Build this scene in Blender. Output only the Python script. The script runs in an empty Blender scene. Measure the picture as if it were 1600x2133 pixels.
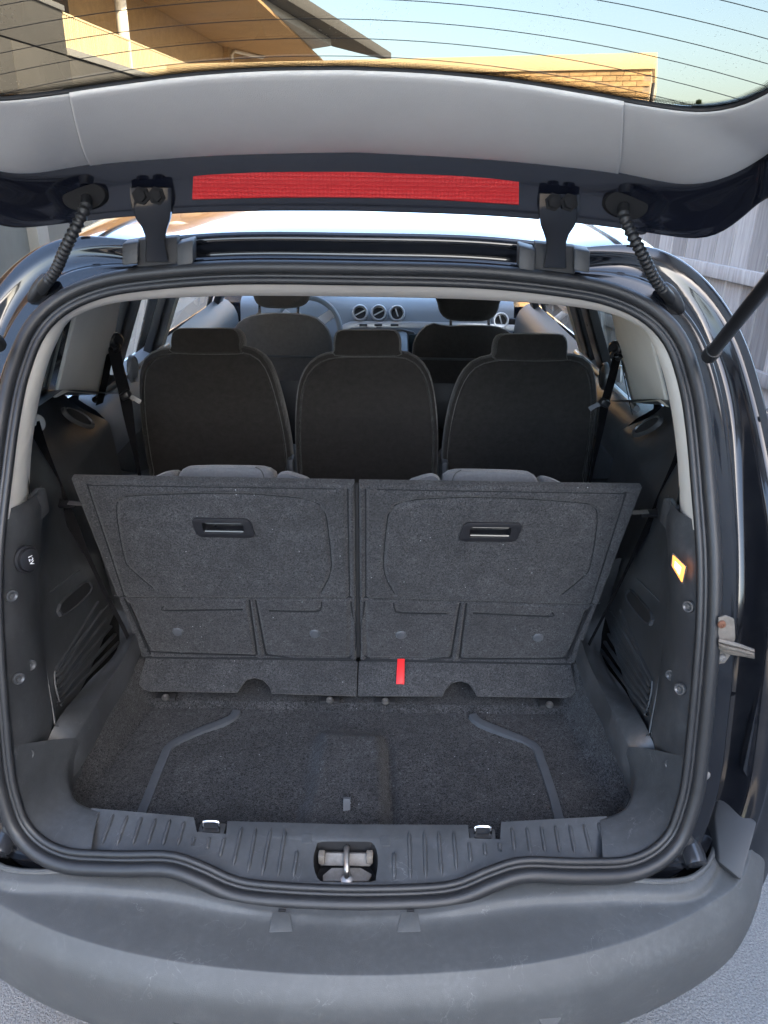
import bpy, bmesh, math, random
import numpy as np
from mathutils import Vector, Matrix
from mathutils.geometry import tessellate_polygon
random.seed(7); np.random.seed(7)
RAD = math.radians
scn = bpy.context.scene
col = scn.collection

# ------------------------------------------------------------------ camera
F, PITCH, ROLL = 1600.0, RAD(24.3), RAD(0.9)
CAM = Vector((0.054, -1.0, 1.70))
ROT = Matrix.Rotation(math.pi/2 - PITCH, 3, 'X') @ Matrix.Rotation(ROLL, 3, 'Z')
cam = bpy.data.cameras.new('camera'); cam_o = bpy.data.objects.new('camera', cam); col.objects.link(cam_o)
cam_o.matrix_world = Matrix.Translation(CAM) @ ROT.to_4x4()
cam.sensor_fit = 'VERTICAL'; cam.sensor_height = 24.0; cam.lens = 24.0*F/2133.0
cam.clip_start = 0.02; cam.clip_end = 3000
scn.camera = cam_o

# ------------------------------------------------------------------ sky, sun, exposure
SUN_EL, SUN_AZ = RAD(27), RAD(140)        # azimuth of the sun, clockwise from +Y (behind the camera, to the right)
w = bpy.data.worlds.new('World'); scn.world = w; w.use_nodes = True
wn = w.node_tree; bg = wn.nodes['Background']
sky = wn.nodes.new('ShaderNodeTexSky'); sky.sky_type = 'NISHITA'; sky.sun_disc = False
sky.sun_elevation = SUN_EL; sky.sun_rotation = SUN_AZ; sky.air_density = 1.0; sky.dust_density = 2.6; sky.ozone_density = 1.0
wn.links.new(sky.outputs[0], bg.inputs[0]); bg.inputs[1].default_value = 0.15
sd = bpy.data.lights.new('sun', 'SUN'); sd.energy = 5.0; sd.angle = RAD(0.5); sd.color = (1.0, 0.80, 0.56)
so = bpy.data.objects.new('sun', sd); col.objects.link(so)
sv = Vector((math.sin(SUN_AZ)*math.cos(SUN_EL), math.cos(SUN_AZ)*math.cos(SUN_EL), math.sin(SUN_EL)))
so.rotation_euler = sv.to_track_quat('Z', 'Y').to_euler()
scn.view_settings.view_transform = 'Standard'; scn.view_settings.look = 'None'
scn.view_settings.exposure = 3.5; scn.view_settings.gamma = 1.0; scn.view_settings.use_curve_mapping = False
scn.cycles.use_denoising = True
scn.cycles.max_bounces = 10; scn.cycles.transparent_max_bounces = 16
scn.cycles.sample_clamp_indirect = 8.0

# ------------------------------------------------------------------ points in the place
def ray(px, py):
    return ROT @ Vector(((px-800)/F, -(py-1066.5)/F, -1.0))
def PP(px, py, p0, n):
    d = ray(px, py); n = Vector(n); return CAM + d*((Vector(p0)-CAM).dot(n)/d.dot(n))
def PY(px, py, Y): return PP(px, py, (0, Y, 0), (0, 1, 0))
def PZ(px, py, Z): return PP(px, py, (0, 0, Z), (0, 0, 1))
def PX(px, py, X): return PP(px, py, (X, 0, 0), (1, 0, 0))
def mir(p): return Vector((-p[0], p[1], p[2]))
def mirs(ps): return [mir(p) for p in ps]
def V(*a): return Vector(a)
def lerp(a, b, t): return a + (b-a)*t
def sstep(a, b, x):
    t = min(1, max(0, (x-a)/(b-a))); return t*t*(3-2*t)
def spline(pts, n, closed=False):
    P = [Vector(p) for p in pts]; m = len(P)
    out = []
    segs = m if closed else m-1
    for i in range(segs):
        if closed: a, b, c, d = P[i-1], P[i], P[(i+1) % m], P[(i+2) % m]
        else: a, b, c, d = P[max(i-1, 0)], P[i], P[i+1], P[min(i+2, m-1)]
        for k in range(12):
            t = k/12
            out.append(0.5*((2*b)+(c-a)*t+(2*a-5*b+4*c-d)*t*t+(3*b-a-3*c+d)*t**3))
    if not closed: out.append(P[-1])
    return resample(out, n, closed)
def resample(P, n, closed=False):
    P = [Vector(p) for p in P]
    if closed: P = P + [P[0]]
    L = [0]
    for i in range(1, len(P)): L.append(L[-1] + (P[i]-P[i-1]).length)
    out = []; j = 0
    for k in range(n):
        s = L[-1]*k/(n if closed else n-1)
        while j < len(L)-2 and L[j+1] < s: j += 1
        d = L[j+1]-L[j]
        out.append(P[j].lerp(P[j+1], min(1, max(0, (s-L[j])/d if d > 1e-9 else 0))))
    return out
def interp(tab, x):
    xs = [a for a, b in tab]; ys = [b for a, b in tab]
    return float(np.interp(x, xs, ys))

# ------------------------------------------------------------------ materials
MATS = {}
def mat(name, color, rough=0.5, metal=0.0, var=0.0, vscale=8.0, bump=0.0, bscale=300.0, coat=0.0, sheen=0.0, spec=0.5,
        dust=0.0, dustc=(0.3, 0.3, 0.3), emit=None, estr=0.0, rvar=0.0, brand=0.0):
    m = bpy.data.materials.new(name); m.use_nodes = True; MATS[name] = m
    nt = m.node_tree; b = nt.nodes['Principled BSDF']
    b.inputs['Base Color'].default_value = (*color, 1); b.inputs['Roughness'].default_value = rough
    b.inputs['Metallic'].default_value = metal; b.inputs['Coat Weight'].default_value = coat; b.inputs['Coat Roughness'].default_value = 0.04
    b.inputs['Sheen Weight'].default_value = sheen; b.inputs['Sheen Roughness'].default_value = 0.4; b.inputs['Specular IOR Level'].default_value = spec
    tc = nt.nodes.new('ShaderNodeTexCoord')
    last = None
    def noise(scale, detail=4, rough_=0.6):
        n = nt.nodes.new('ShaderNodeTexNoise'); n.inputs['Scale'].default_value = scale
        n.inputs['Detail'].default_value = detail; n.inputs['Roughness'].default_value = rough_
        nt.links.new(tc.outputs['Object'], n.inputs['Vector']); return n
    def mix(fac, a, bcol):
        x = nt.nodes.new('ShaderNodeMix'); x.data_type = 'RGBA'
        nt.links.new(fac, x.inputs[0])
        if isinstance(a, tuple): x.inputs[6].default_value = (*a, 1)
        else: nt.links.new(a, x.inputs[6])
        x.inputs[7].default_value = (*bcol, 1)
        return x.outputs[2]
    def ramp(src, lo, hi, a=0.0, bb=1.0):
        r = nt.nodes.new('ShaderNodeMapRange'); r.inputs[1].default_value = lo; r.inputs[2].default_value = hi
        r.inputs[3].default_value = a; r.inputs[4].default_value = bb; nt.links.new(src, r.inputs[0]); return r.outputs[0]
    cur = color
    if var:
        n = noise(vscale, 6, 0.7)
        cur = mix(ramp(n.outputs['Fac'], 0.3, 0.7), tuple(c*(1-var) for c in color), tuple(min(1, c*(1+var)) for c in color))
    if brand:
        oi = nt.nodes.new('ShaderNodeObjectInfo')
        x = nt.nodes.new('ShaderNodeMix'); x.data_type = 'RGBA'; x.blend_type = 'MULTIPLY'; x.inputs[0].default_value = 1
        if isinstance(cur, tuple): x.inputs[6].default_value = (*cur, 1)
        else: nt.links.new(cur, x.inputs[6])
        rr = ramp(oi.outputs['Random'], 0, 1, 1-brand, 1+brand)
        cb = nt.nodes.new('ShaderNodeCombineColor')
        for i in range(3): nt.links.new(rr, cb.inputs[i])
        nt.links.new(cb.outputs[0], x.inputs[7]); cur = x.outputs[2]
    if dust:
        n = noise(6.0, 8, 0.75); n2 = noise(90.0, 3, 0.6)
        mu = nt.nodes.new('ShaderNodeMath'); mu.operation = 'MULTIPLY'
        nt.links.new(ramp(n.outputs['Fac'], 0.45, 0.75), mu.inputs[0]); nt.links.new(ramp(n2.outputs['Fac'], 0.4, 0.7, 0.3, 1.0), mu.inputs[1])
        mu2 = nt.nodes.new('ShaderNodeMath'); mu2.operation = 'MULTIPLY'; mu2.inputs[1].default_value = dust
        nt.links.new(mu.outputs[0], mu2.inputs[0])
        cur = mix(mu2.outputs[0], cur, dustc)
    if not isinstance(cur, tuple): nt.links.new(cur, b.inputs['Base Color'])
    if rvar:
        n = noise(14.0, 6, 0.7); nt.links.new(ramp(n.outputs['Fac'], 0.3, 0.7, max(0.02, rough-rvar), min(1, rough+rvar)), b.inputs['Roughness'])
    if bump:
        n = noise(bscale, 3, 0.6); bp = nt.nodes.new('ShaderNodeBump'); bp.inputs['Strength'].default_value = bump; bp.inputs['Distance'].default_value = 0.002
        nt.links.new(n.outputs['Fac'], bp.inputs['Height']); nt.links.new(bp.outputs[0], b.inputs['Normal'])
    if emit:
        b.inputs['Emission Color'].default_value = (*emit, 1); b.inputs['Emission Strength'].default_value = estr
    return m

def carpet_mat(name, dark, light, scale=420.0, bump=0.9):
    m = mat(name, dark, 0.95, sheen=0.10, spec=0.12)
    nt = m.node_tree; b = nt.nodes['Principled BSDF']; tc = nt.nodes['Texture Coordinate']
    def noise(s, d, r, dist=0.0):
        n = nt.nodes.new('ShaderNodeTexNoise'); n.inputs['Scale'].default_value = s; n.inputs['Detail'].default_value = d
        n.inputs['Roughness'].default_value = r; n.inputs['Distortion'].default_value = dist
        nt.links.new(tc.outputs['Object'], n.inputs['Vector']); return n
    n1 = noise(scale, 3, 0.7, 1.5); n2 = noise(30.0, 5, 0.7); n3 = noise(7.0, 4, 0.6)
    r1 = nt.nodes.new('ShaderNodeMapRange'); r1.inputs[1].default_value = 0.42; r1.inputs[2].default_value = 0.68; nt.links.new(n1.outputs['Fac'], r1.inputs[0])
    r2 = nt.nodes.new('ShaderNodeMapRange'); r2.inputs[1].default_value = 0.3; r2.inputs[2].default_value = 0.7; r2.inputs[3].default_value = 0.45; r2.inputs[4].default_value = 1.1
    nt.links.new(n2.outputs['Fac'], r2.inputs[0])
    r3 = nt.nodes.new('ShaderNodeMapRange'); r3.inputs[1].default_value = 0.3; r3.inputs[2].default_value = 0.7; r3.inputs[3].default_value = 0.7; r3.inputs[4].default_value = 1.2
    nt.links.new(n3.outputs['Fac'], r3.inputs[0])
    m1 = nt.nodes.new('ShaderNodeMath'); m1.operation = 'MULTIPLY'; nt.links.new(r1.outputs[0], m1.inputs[0]); nt.links.new(r2.outputs[0], m1.inputs[1])
    m2 = nt.nodes.new('ShaderNodeMath'); m2.operation = 'MULTIPLY'; m2.use_clamp = True; nt.links.new(m1.outputs[0], m2.inputs[0]); nt.links.new(r3.outputs[0], m2.inputs[1])
    mx = nt.nodes.new('ShaderNodeMix'); mx.data_type = 'RGBA'; mx.inputs[6].default_value = (*dark, 1); mx.inputs[7].default_value = (*light, 1)
    nt.links.new(m2.outputs[0], mx.inputs[0]); 
    # stray light lint
    vo = nt.nodes.new('ShaderNodeTexVoronoi'); vo.inputs['Scale'].default_value = 60.0; nt.links.new(tc.outputs['Object'], vo.inputs['Vector'])
    lt = nt.nodes.new('ShaderNodeMath'); lt.operation = 'LESS_THAN'; lt.inputs[1].default_value = 0.055; nt.links.new(vo.outputs['Distance'], lt.inputs[0])
    wn_ = nt.nodes.new('ShaderNodeSeparateColor'); nt.links.new(vo.outputs['Color'], wn_.inputs[0])
    gt = nt.nodes.new('ShaderNodeMath'); gt.operation = 'GREATER_THAN'; gt.inputs[1].default_value = 0.72; nt.links.new(wn_.outputs[0], gt.inputs[0])
    mm = nt.nodes.new('ShaderNodeMath'); mm.operation = 'MULTIPLY'; nt.links.new(lt.outputs[0], mm.inputs[0]); nt.links.new(gt.outputs[0], mm.inputs[1])
    mx2 = nt.nodes.new('ShaderNodeMix'); mx2.data_type = 'RGBA'; nt.links.new(mx.outputs[2], mx2.inputs[6]); mx2.inputs[7].default_value = (0.3, 0.31, 0.33, 1)
    nt.links.new(mm.outputs[0], mx2.inputs[0]); nt.links.new(mx2.outputs[2], b.inputs['Base Color'])
    bp = nt.nodes.new('ShaderNodeBump'); bp.inputs['Strength'].default_value = bump; bp.inputs['Distance'].default_value = 0.003
    nt.links.new(n1.outputs['Fac'], bp.inputs['Height']); nt.links.new(bp.outputs[0], b.inputs['Normal'])
    return m

def glass_mat(name, tint, refl=0.06, rough=0.0):
    m = bpy.data.materials.new(name); m.use_nodes = True; MATS[name] = m
    nt = m.node_tree; nt.nodes.clear()
    out = nt.nodes.new('ShaderNodeOutputMaterial'); mx = nt.nodes.new('ShaderNodeMixShader')
    t = nt.nodes.new('ShaderNodeBsdfTransparent'); t.inputs[0].default_value = (*tint, 1)
    g = nt.nodes.new('ShaderNodeBsdfGlossy'); g.inputs['Roughness'].default_value = rough; g.inputs[0].default_value = (1, 1, 1, 1)
    lw = nt.nodes.new('ShaderNodeLayerWeight'); lw.inputs[0].default_value = 0.5
    pw = nt.nodes.new('ShaderNodeMath'); pw.operation = 'POWER'; pw.inputs[1].default_value = 5.0; nt.links.new(lw.outputs['Facing'], pw.inputs[0])
    fr = nt.nodes.new('ShaderNodeMapRange'); fr.inputs[3].default_value = refl; fr.inputs[4].default_value = 1.0; nt.links.new(pw.outputs[0], fr.inputs[0])
    nt.links.new(fr.outputs[0], mx.inputs[0]); nt.links.new(t.outputs[0], mx.inputs[1]); nt.links.new(g.outputs[0], mx.inputs[2])
    nt.links.new(mx.outputs[0], out.inputs[0]); return m

mat('paint', (0.004, 0.005, 0.010), 0.16, coat=1.0, spec=0.5, rvar=0.05, dust=0.12, dustc=(0.10, 0.10, 0.10))
mat('paint_jamb', (0.0055, 0.006, 0.008), 0.10, coat=0.2, spec=0.45, rvar=0.05, dust=0.12, dustc=(0.10, 0.10, 0.095))
mat('rubber', (0.012, 0.0125, 0.014), 0.46, spec=0.45, var=0.15, vscale=20, bump=0.12, bscale=500, dust=0.22, dustc=(0.06, 0.06, 0.06))
mat('trim_dark', (0.036, 0.038, 0.041), 0.37, spec=0.85, var=0.2, vscale=12, bump=0.08, bscale=900, dust=0.75, dustc=(0.11, 0.115, 0.12))
mat('trim_sill', (0.043, 0.046, 0.050), 0.50, var=0.2, vscale=25, bump=0.25, bscale=900, dust=0.6, dustc=(0.10, 0.107, 0.115))
mat('bumper_plastic', (0.056, 0.0575, 0.0575), 0.50, var=0.07, vscale=40, bump=0.3, bscale=900, dust=0.35, dustc=(0.16, 0.163, 0.16))
mat('trim_light', (0.70, 0.67, 0.61), 0.65, var=0.05, vscale=5, bump=0.1, bscale=900)
mat('headliner', (0.66, 0.62, 0.57), 0.9, var=0.05, vscale=5, bump=0.3, bscale=900)
mat('trim_grey', (0.57, 0.56, 0.545), 0.55, var=0.05, vscale=6, bump=0.35, bscale=800)
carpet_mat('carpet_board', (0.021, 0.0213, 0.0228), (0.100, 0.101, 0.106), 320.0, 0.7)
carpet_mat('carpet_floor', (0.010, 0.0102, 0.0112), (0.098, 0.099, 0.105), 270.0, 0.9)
mat('fabric_dark', (0.027, 0.0245, 0.023), 0.9, sheen=0.25, var=0.2, vscale=60, bump=0.5, bscale=900, spec=0.2)
mat('fabric_grey', (0.10, 0.103, 0.112), 0.9, sheen=0.3, var=0.12, vscale=200, bump=0.6, bscale=1100, spec=0.2)
mat('fabric_back', (0.13, 0.122, 0.122), 0.9, sheen=0.3, var=0.12, vscale=60, bump=0.5, bscale=900, spec=0.2)
mat('rubber_matte', (0.012, 0.012, 0.013), 0.85, spec=0.15)
mat('felt_crease_shade', (0.018, 0.019, 0.021), 0.95, spec=0.1, bump=0.5, bscale=500)  # compressed felt, with crease and fold shade put into the colour
mat('cover_plastic', (0.022, 0.023, 0.025), 0.55, bump=0.15, bscale=700)
mat('trim_edge', (0.075, 0.08, 0.085), 0.55)
mat('fabric_mid', (0.050, 0.046, 0.044), 0.9, sheen=0.3, var=0.12, vscale=60, bump=0.5, bscale=900, spec=0.2)
mat('sealant', (0.04, 0.04, 0.042), 0.5)
mat('door_dark', (0.055, 0.058, 0.064), 0.5)
mat('gloss_black', (0.02, 0.021, 0.024), 0.12)
mat('stitch', (0.03, 0.03, 0.033), 0.8)
mat('black_plastic', (0.012, 0.012, 0.014), 0.35, rvar=0.08, bump=0.1, bscale=800)
mat('black_matte', (0.010, 0.010, 0.011), 0.7)
mat('grey_plastic', (0.055, 0.06, 0.068), 0.5, var=0.15, vscale=40, bump=0.15, bscale=700)
mat('webbing', (0.006, 0.006, 0.007), 0.9, spec=0.1, bump=0.4, bscale=1500)
mat('chrome', (0.75, 0.75, 0.76), 0.18, metal=1.0, rvar=0.08)
mat('steel', (0.30, 0.29, 0.28), 0.42, metal=0.9, rvar=0.15, dust=0.5, dustc=(0.12, 0.07, 0.04))
mat('steel_dirty', (0.13, 0.125, 0.12), 0.65, metal=0.2, var=0.3, vscale=60, dust=0.8, dustc=(0.13, 0.10, 0.075))
mat('bracket_putty', (0.13, 0.115, 0.098), 0.75, var=0.3, vscale=50, dust=0.6, dustc=(0.11, 0.08, 0.055), bump=0.4, bscale=200)
mat('rust', (0.13, 0.055, 0.03), 0.8, var=0.4, vscale=60)
mat('red_tab', (0.62, 0.018, 0.02), 0.45)
mat('lamp_lens', (0.9, 0.35, 0.08), 0.25, emit=(1.0, 0.30, 0.06), estr=0.16)
mat('lamp_core', (1.0, 0.7, 0.4), 0.3, emit=(1.0, 0.60, 0.25), estr=0.38)
mat('white_print', (0.75, 0.76, 0.78), 0.6)
mat('dash_plastic', (0.16, 0.185, 0.21), 0.5, bump=0.2, bscale=600)
mat('silver', (0.55, 0.57, 0.60), 0.35, metal=0.5)
mat('screen', (0.03, 0.045, 0.05), 0.15)
mat('door_grey', (0.17, 0.185, 0.21), 0.55, bump=0.2, bscale=600)
mat('lamp_red', (0.25, 0.008, 0.01), 0.1, coat=1.0)
mat('tyre', (0.015, 0.015, 0.015), 0.85)
glass_mat('glass_rear', (0.165, 0.164, 0.152), 0.04)
nt = MATS['glass_rear'].node_tree            # dried water spots and dust on the pane
tc_ = nt.nodes.new('ShaderNodeTexCoord'); vo_ = nt.nodes.new('ShaderNodeTexVoronoi'); vo_.inputs['Scale'].default_value = 210.0; nt.links.new(tc_.outputs['Object'], vo_.inputs['Vector'])
ls_ = nt.nodes.new('ShaderNodeMath'); ls_.operation = 'LESS_THAN'; ls_.inputs[1].default_value = 0.20; nt.links.new(vo_.outputs['Distance'], ls_.inputs[0])
nz_ = nt.nodes.new('ShaderNodeTexNoise'); nz_.inputs['Scale'].default_value = 9.0; nt.links.new(tc_.outputs['Object'], nz_.inputs['Vector'])
mr_ = nt.nodes.new('ShaderNodeMapRange'); mr_.inputs[1].default_value = 0.48; mr_.inputs[2].default_value = 0.66; mr_.inputs[4].default_value = 0.30; nt.links.new(nz_.outputs['Fac'], mr_.inputs[0])
mu_ = nt.nodes.new('ShaderNodeMath'); mu_.operation = 'MULTIPLY'; nt.links.new(ls_.outputs[0], mu_.inputs[0]); nt.links.new(mr_.outputs[0], mu_.inputs[1])
ad_ = nt.nodes.new('ShaderNodeMath'); ad_.inputs[1].default_value = 0.012; nt.links.new(mu_.outputs[0], ad_.inputs[0])
df_ = nt.nodes.new('ShaderNodeBsdfDiffuse'); df_.inputs[0].default_value = (0.6, 0.59, 0.56, 1); ms_ = nt.nodes.new('ShaderNodeMixShader')
ou_ = next(n for n in nt.nodes if n.type == 'OUTPUT_MATERIAL'); src_ = ou_.inputs[0].links[0].from_socket
nt.links.new(ad_.outputs[0], ms_.inputs[0]); nt.links.new(src_, ms_.inputs[1]); nt.links.new(df_.outputs[0], ms_.inputs[2]); nt.links.new(ms_.outputs[0], ou_.inputs[0])
glass_mat('glass_dark', (0.50, 0.58, 0.56))
glass_mat('glass_clear', (0.88, 0.92, 0.90))
def scratches(name, colr, amount=0.5, scale=9.0):
    nt = MATS[name].node_tree; b = nt.nodes['Principled BSDF']; tc = nt.nodes['Texture Coordinate']; src = b.inputs['Base Color'].links[0].from_socket
    n = nt.nodes.new('ShaderNodeTexNoise'); n.inputs['Scale'].default_value = scale; n.inputs['Detail'].default_value = 5; n.inputs['Distortion'].default_value = 1.2
    nt.links.new(tc.outputs['Object'], n.inputs['Vector'])
    a = nt.nodes.new('ShaderNodeMath'); a.operation = 'SUBTRACT'; a.inputs[1].default_value = 0.5; nt.links.new(n.outputs['Fac'], a.inputs[0])
    c = nt.nodes.new('ShaderNodeMath'); c.operation = 'ABSOLUTE'; nt.links.new(a.outputs[0], c.inputs[0])
    r = nt.nodes.new('ShaderNodeMapRange'); r.inputs[1].default_value = 0.0; r.inputs[2].default_value = 0.006; r.inputs[3].default_value = 1.0; r.inputs[4].default_value = 0.0; nt.links.new(c.outputs[0], r.inputs[0])
    n2 = nt.nodes.new('ShaderNodeTexNoise'); n2.inputs['Scale'].default_value = 16.0; n2.inputs['Detail'].default_value = 3; nt.links.new(tc.outputs['Object'], n2.inputs['Vector'])
    r2 = nt.nodes.new('ShaderNodeMapRange'); r2.inputs[1].default_value = 0.5; r2.inputs[2].default_value = 0.7; r2.inputs[4].default_value = amount; nt.links.new(n2.outputs['Fac'], r2.inputs[0])
    mu = nt.nodes.new('ShaderNodeMath'); mu.operation = 'MULTIPLY'; nt.links.new(r.outputs[0], mu.inputs[0]); nt.links.new(r2.outputs[0], mu.inputs[1])
    x = nt.nodes.new('ShaderNodeMix'); x.data_type = 'RGBA'; nt.links.new(mu.outputs[0], x.inputs[0]); nt.links.new(src, x.inputs[6]); x.inputs[7].default_value = (*colr, 1)
    nt.links.new(x.outputs[2], b.inputs['Base Color'])
scratches('bumper_plastic', (0.30, 0.30, 0.29), 0.4, 17.0)
scratches('trim_dark', (0.13, 0.135, 0.14), 0.6, 12.0)
scratches('trim_sill', (0.17, 0.175, 0.18), 0.6, 14.0)
for nm in ('fabric_dark', 'fabric_mid', 'fabric_back', 'fabric_grey'):
    nt = MATS[nm].node_tree; tc = nt.nodes['Texture Coordinate']; b0 = nt.nodes['Bump']
    n = nt.nodes.new('ShaderNodeTexNoise'); n.inputs['Scale'].default_value = 14.0; n.inputs['Detail'].default_value = 3; n.inputs['Distortion'].default_value = 0.6; nt.links.new(tc.outputs['Object'], n.inputs['Vector'])
    b1 = nt.nodes.new('ShaderNodeBump'); b1.inputs['Strength'].default_value = 0.35; b1.inputs['Distance'].default_value = 0.02
    nt.links.new(n.outputs['Fac'], b1.inputs['Height']); nt.links.new(b1.outputs[0], b0.inputs['Normal'])
# asphalt with loose aggregate
m = mat('asphalt', (0.20, 0.193, 0.183), 0.9, var=0.5, vscale=210, bump=0.8, bscale=170)
nt = m.node_tree; nt.nodes['Bump'].inputs['Distance'].default_value = 0.012
# reflector: red with a fine hexagonal prism pattern
m = mat('reflector', (0.50, 0.018, 0.020), 0.4, spec=0.3)
nt = m.node_tree; vo = nt.nodes.new('ShaderNodeTexVoronoi'); vo.inputs['Scale'].default_value = 165.0; vo.inputs['Randomness'].default_value = 0.12
nt.links.new(nt.nodes['Texture Coordinate'].outputs['Object'], vo.inputs['Vector'])
bp = nt.nodes.new('ShaderNodeBump'); bp.inputs['Strength'].default_value = 0.35; bp.inputs['Distance'].default_value = 0.003
nt.links.new(vo.outputs['Distance'], bp.inputs['Height']); nt.links.new(bp.outputs[0], nt.nodes['Principled BSDF'].inputs['Normal'])
mxr = nt.nodes.new('ShaderNodeMix'); mxr.data_type = 'RGBA'; mxr.inputs[6].default_value = (0.42, 0.014, 0.016, 1); mxr.inputs[7].default_value = (0.34, 0.009, 0.011, 1)
rr = nt.nodes.new('ShaderNodeMapRange'); rr.inputs[1].default_value = 0.15; rr.inputs[2].default_value = 0.55
nt.links.new(vo.outputs['Distance'], rr.inputs[0]); nt.links.new(rr.outputs[0], mxr.inputs[0]); nt.links.new(mxr.outputs[2], nt.nodes['Principled BSDF'].inputs['Base Color'])
# printed dots round the rear window
def frit_mat():
    m = bpy.data.materials.new('frit'); m.use_nodes = True; MATS['frit'] = m
    nt = m.node_tree; nt.nodes.clear(); out = nt.nodes.new('ShaderNodeOutputMaterial'); mx = nt.nodes.new('ShaderNodeMixShader')
    t = nt.nodes.new('ShaderNodeBsdfTransparent'); d = nt.nodes.new('ShaderNodeBsdfDiffuse'); d.inputs[0].default_value = (0.008, 0.008, 0.008, 1)
    uv = nt.nodes.new('ShaderNodeUVMap'); sp = nt.nodes.new('ShaderNodeSeparateXYZ'); nt.links.new(uv.outputs[0], sp.inputs[0])
    def fract(src, off=0.0):
        a = nt.nodes.new('ShaderNodeMath'); a.operation = 'FRACT'; nt.links.new(src, a.inputs[0])
        s = nt.nodes.new('ShaderNodeMath'); s.operation = 'SUBTRACT'; s.inputs[1].default_value = 0.5; nt.links.new(a.outputs[0], s.inputs[0])
        q = nt.nodes.new('ShaderNodeMath'); q.operation = 'MULTIPLY'; nt.links.new(s.outputs[0], q.inputs[0]); nt.links.new(s.outputs[0], q.inputs[1]); return q.outputs[0]
    def scaled(src, k):
        a = nt.nodes.new('ShaderNodeMath'); a.operation = 'MULTIPLY'; a.inputs[1].default_value = k; nt.links.new(src, a.inputs[0]); return a.outputs[0]
    ad = nt.nodes.new('ShaderNodeMath'); nt.links.new(fract(scaled(sp.outputs[0], 1000.0)), ad.inputs[0]); nt.links.new(fract(scaled(sp.outputs[1], 5.0)), ad.inputs[1])
    th = nt.nodes.new('ShaderNodeMapRange'); th.inputs[3].default_value = 0.42; th.inputs[4].default_value = 0.02; nt.links.new(sp.outputs[1], th.inputs[0])
    lt = nt.nodes.new('ShaderNodeMath'); lt.operation = 'LESS_THAN'; nt.links.new(ad.outputs[0], lt.inputs[0]); nt.links.new(th.outputs[0], lt.inputs[1])
    nt.links.new(lt.outputs[0], mx.inputs[0]); nt.links.new(t.outputs[0], mx.inputs[1]); nt.links.new(d.outputs[0], mx.inputs[2]); nt.links.new(mx.outputs[0], out.inputs[0])
frit_mat()
# outdoor materials
mat('brick', (0.56, 0.37, 0.18), 0.9, var=0.25, vscale=14, brand=0.22, bump=0.4, bscale=80)
mat('mortar', (0.40, 0.33, 0.24), 0.95, var=0.1, vscale=10)
mat('fascia', (0.66, 0.52, 0.32), 0.5, var=0.06, vscale=1)
mat('render_grey', (0.075, 0.077, 0.078), 0.9, var=0.08, vscale=2)  # kept dark: puts shade on the apartment ground floor into the colour
mat('render_dark', (0.03, 0.033, 0.035), 0.9, var=0.1, vscale=2)
mat('render_buff', (0.40, 0.27, 0.14), 0.9, var=0.15, vscale=3)
mat('soffit', (0.46, 0.30, 0.15), 0.8, var=0.08, vscale=1)
mat('rail_cream', (0.62, 0.52, 0.34), 0.6, brand=0.08)
mat('white_pipe', (0.72, 0.70, 0.66), 0.5)
mat('roof_metal', (0.22, 0.23, 0.24), 0.5, var=0.1, vscale=2)
mat('window_dark', (0.05, 0.055, 0.06), 0.2)
mat('blind', (0.24, 0.22, 0.19), 0.7)
mat('wood_fence', (0.27, 0.255, 0.245), 0.85, var=0.3, vscale=10, brand=0.35, bump=0.4, bscale=120)
nt = MATS['wood_fence'].node_tree
mp = nt.nodes.new('ShaderNodeMapping'); mp.inputs['Scale'].default_value = (4, 4, 0.25)
nt.links.new(nt.nodes['Texture Coordinate'].outputs['Object'], mp.inputs[0])
for n in nt.nodes:
    if n.type == 'TEX_NOISE': nt.links.new(mp.outputs[0], n.inputs['Vector'])
mat('bark', (0.08, 0.06, 0.04), 0.9)
mat('leaf', (0.05, 0.08, 0.025), 0.7, brand=0.2)
mat('render_wall', (0.026, 0.032, 0.032), 0.9, var=0.2, vscale=3)
mat('pier_grey', (0.06, 0.066, 0.066), 0.85, var=0.1, vscale=4)
mat('blocker_wall', (0.40, 0.36, 0.31), 0.9, var=0.15, vscale=3)
mat('wall_shade', (0.50, 0.50, 0.50), 0.9, var=0.06, vscale=1)

# ------------------------------------------------------------------ mesh helpers
def obj(name, verts, faces, m, parent=None, smooth=True, bevel=0.0, seg=2, sub=0, solid=0.0, angle=35, offset=-1):
    me = bpy.data.meshes.new(name); me.from_pydata([tuple(v) for v in verts], [], faces); me.validate(); me.update()
    bm = bmesh.new(); bm.from_mesh(me); bmesh.ops.remove_doubles(bm, verts=bm.verts, dist=1e-5)
    bmesh.ops.recalc_face_normals(bm, faces=bm.faces); bm.to_mesh(me); bm.free()
    return link(name, me, m, parent, smooth, bevel, seg, sub, solid, angle, offset)
def link(name, me, m, parent=None, smooth=True, bevel=0.0, seg=2, sub=0, solid=0.0, angle=35, offset=-1):
    if m: me.materials.append(MATS[m])
    o = bpy.data.objects.new(name, me); col.objects.link(o)
    if smooth:
        for p in me.polygons: p.use_smooth = True
    if solid:
        s = o.modifiers.new('solid', 'SOLIDIFY'); s.thickness = solid; s.offset = offset
    if sub:
        s = o.modifiers.new('sub', 'SUBSURF'); s.levels = sub; s.render_levels = sub
    if bevel:
        b = o.modifiers.new('bevel', 'BEVEL'); b.width = bevel; b.segments = seg; b.limit_method = 'ANGLE'; b.angle_limit = RAD(30)
    if smooth and not sub:
        es = o.modifiers.new('split', 'EDGE_SPLIT'); es.split_angle = RAD(angle); es.use_edge_sharp = False
    if parent: setp(o, parent)
    return o
def setp(o, parent):
    o.parent = parent
    mw = Matrix.Translation(parent.location)
    q = parent.parent
    while q: mw = Matrix.Translation(q.location) @ mw; q = q.parent
    o.matrix_parent_inverse = mw.inverted()
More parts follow.
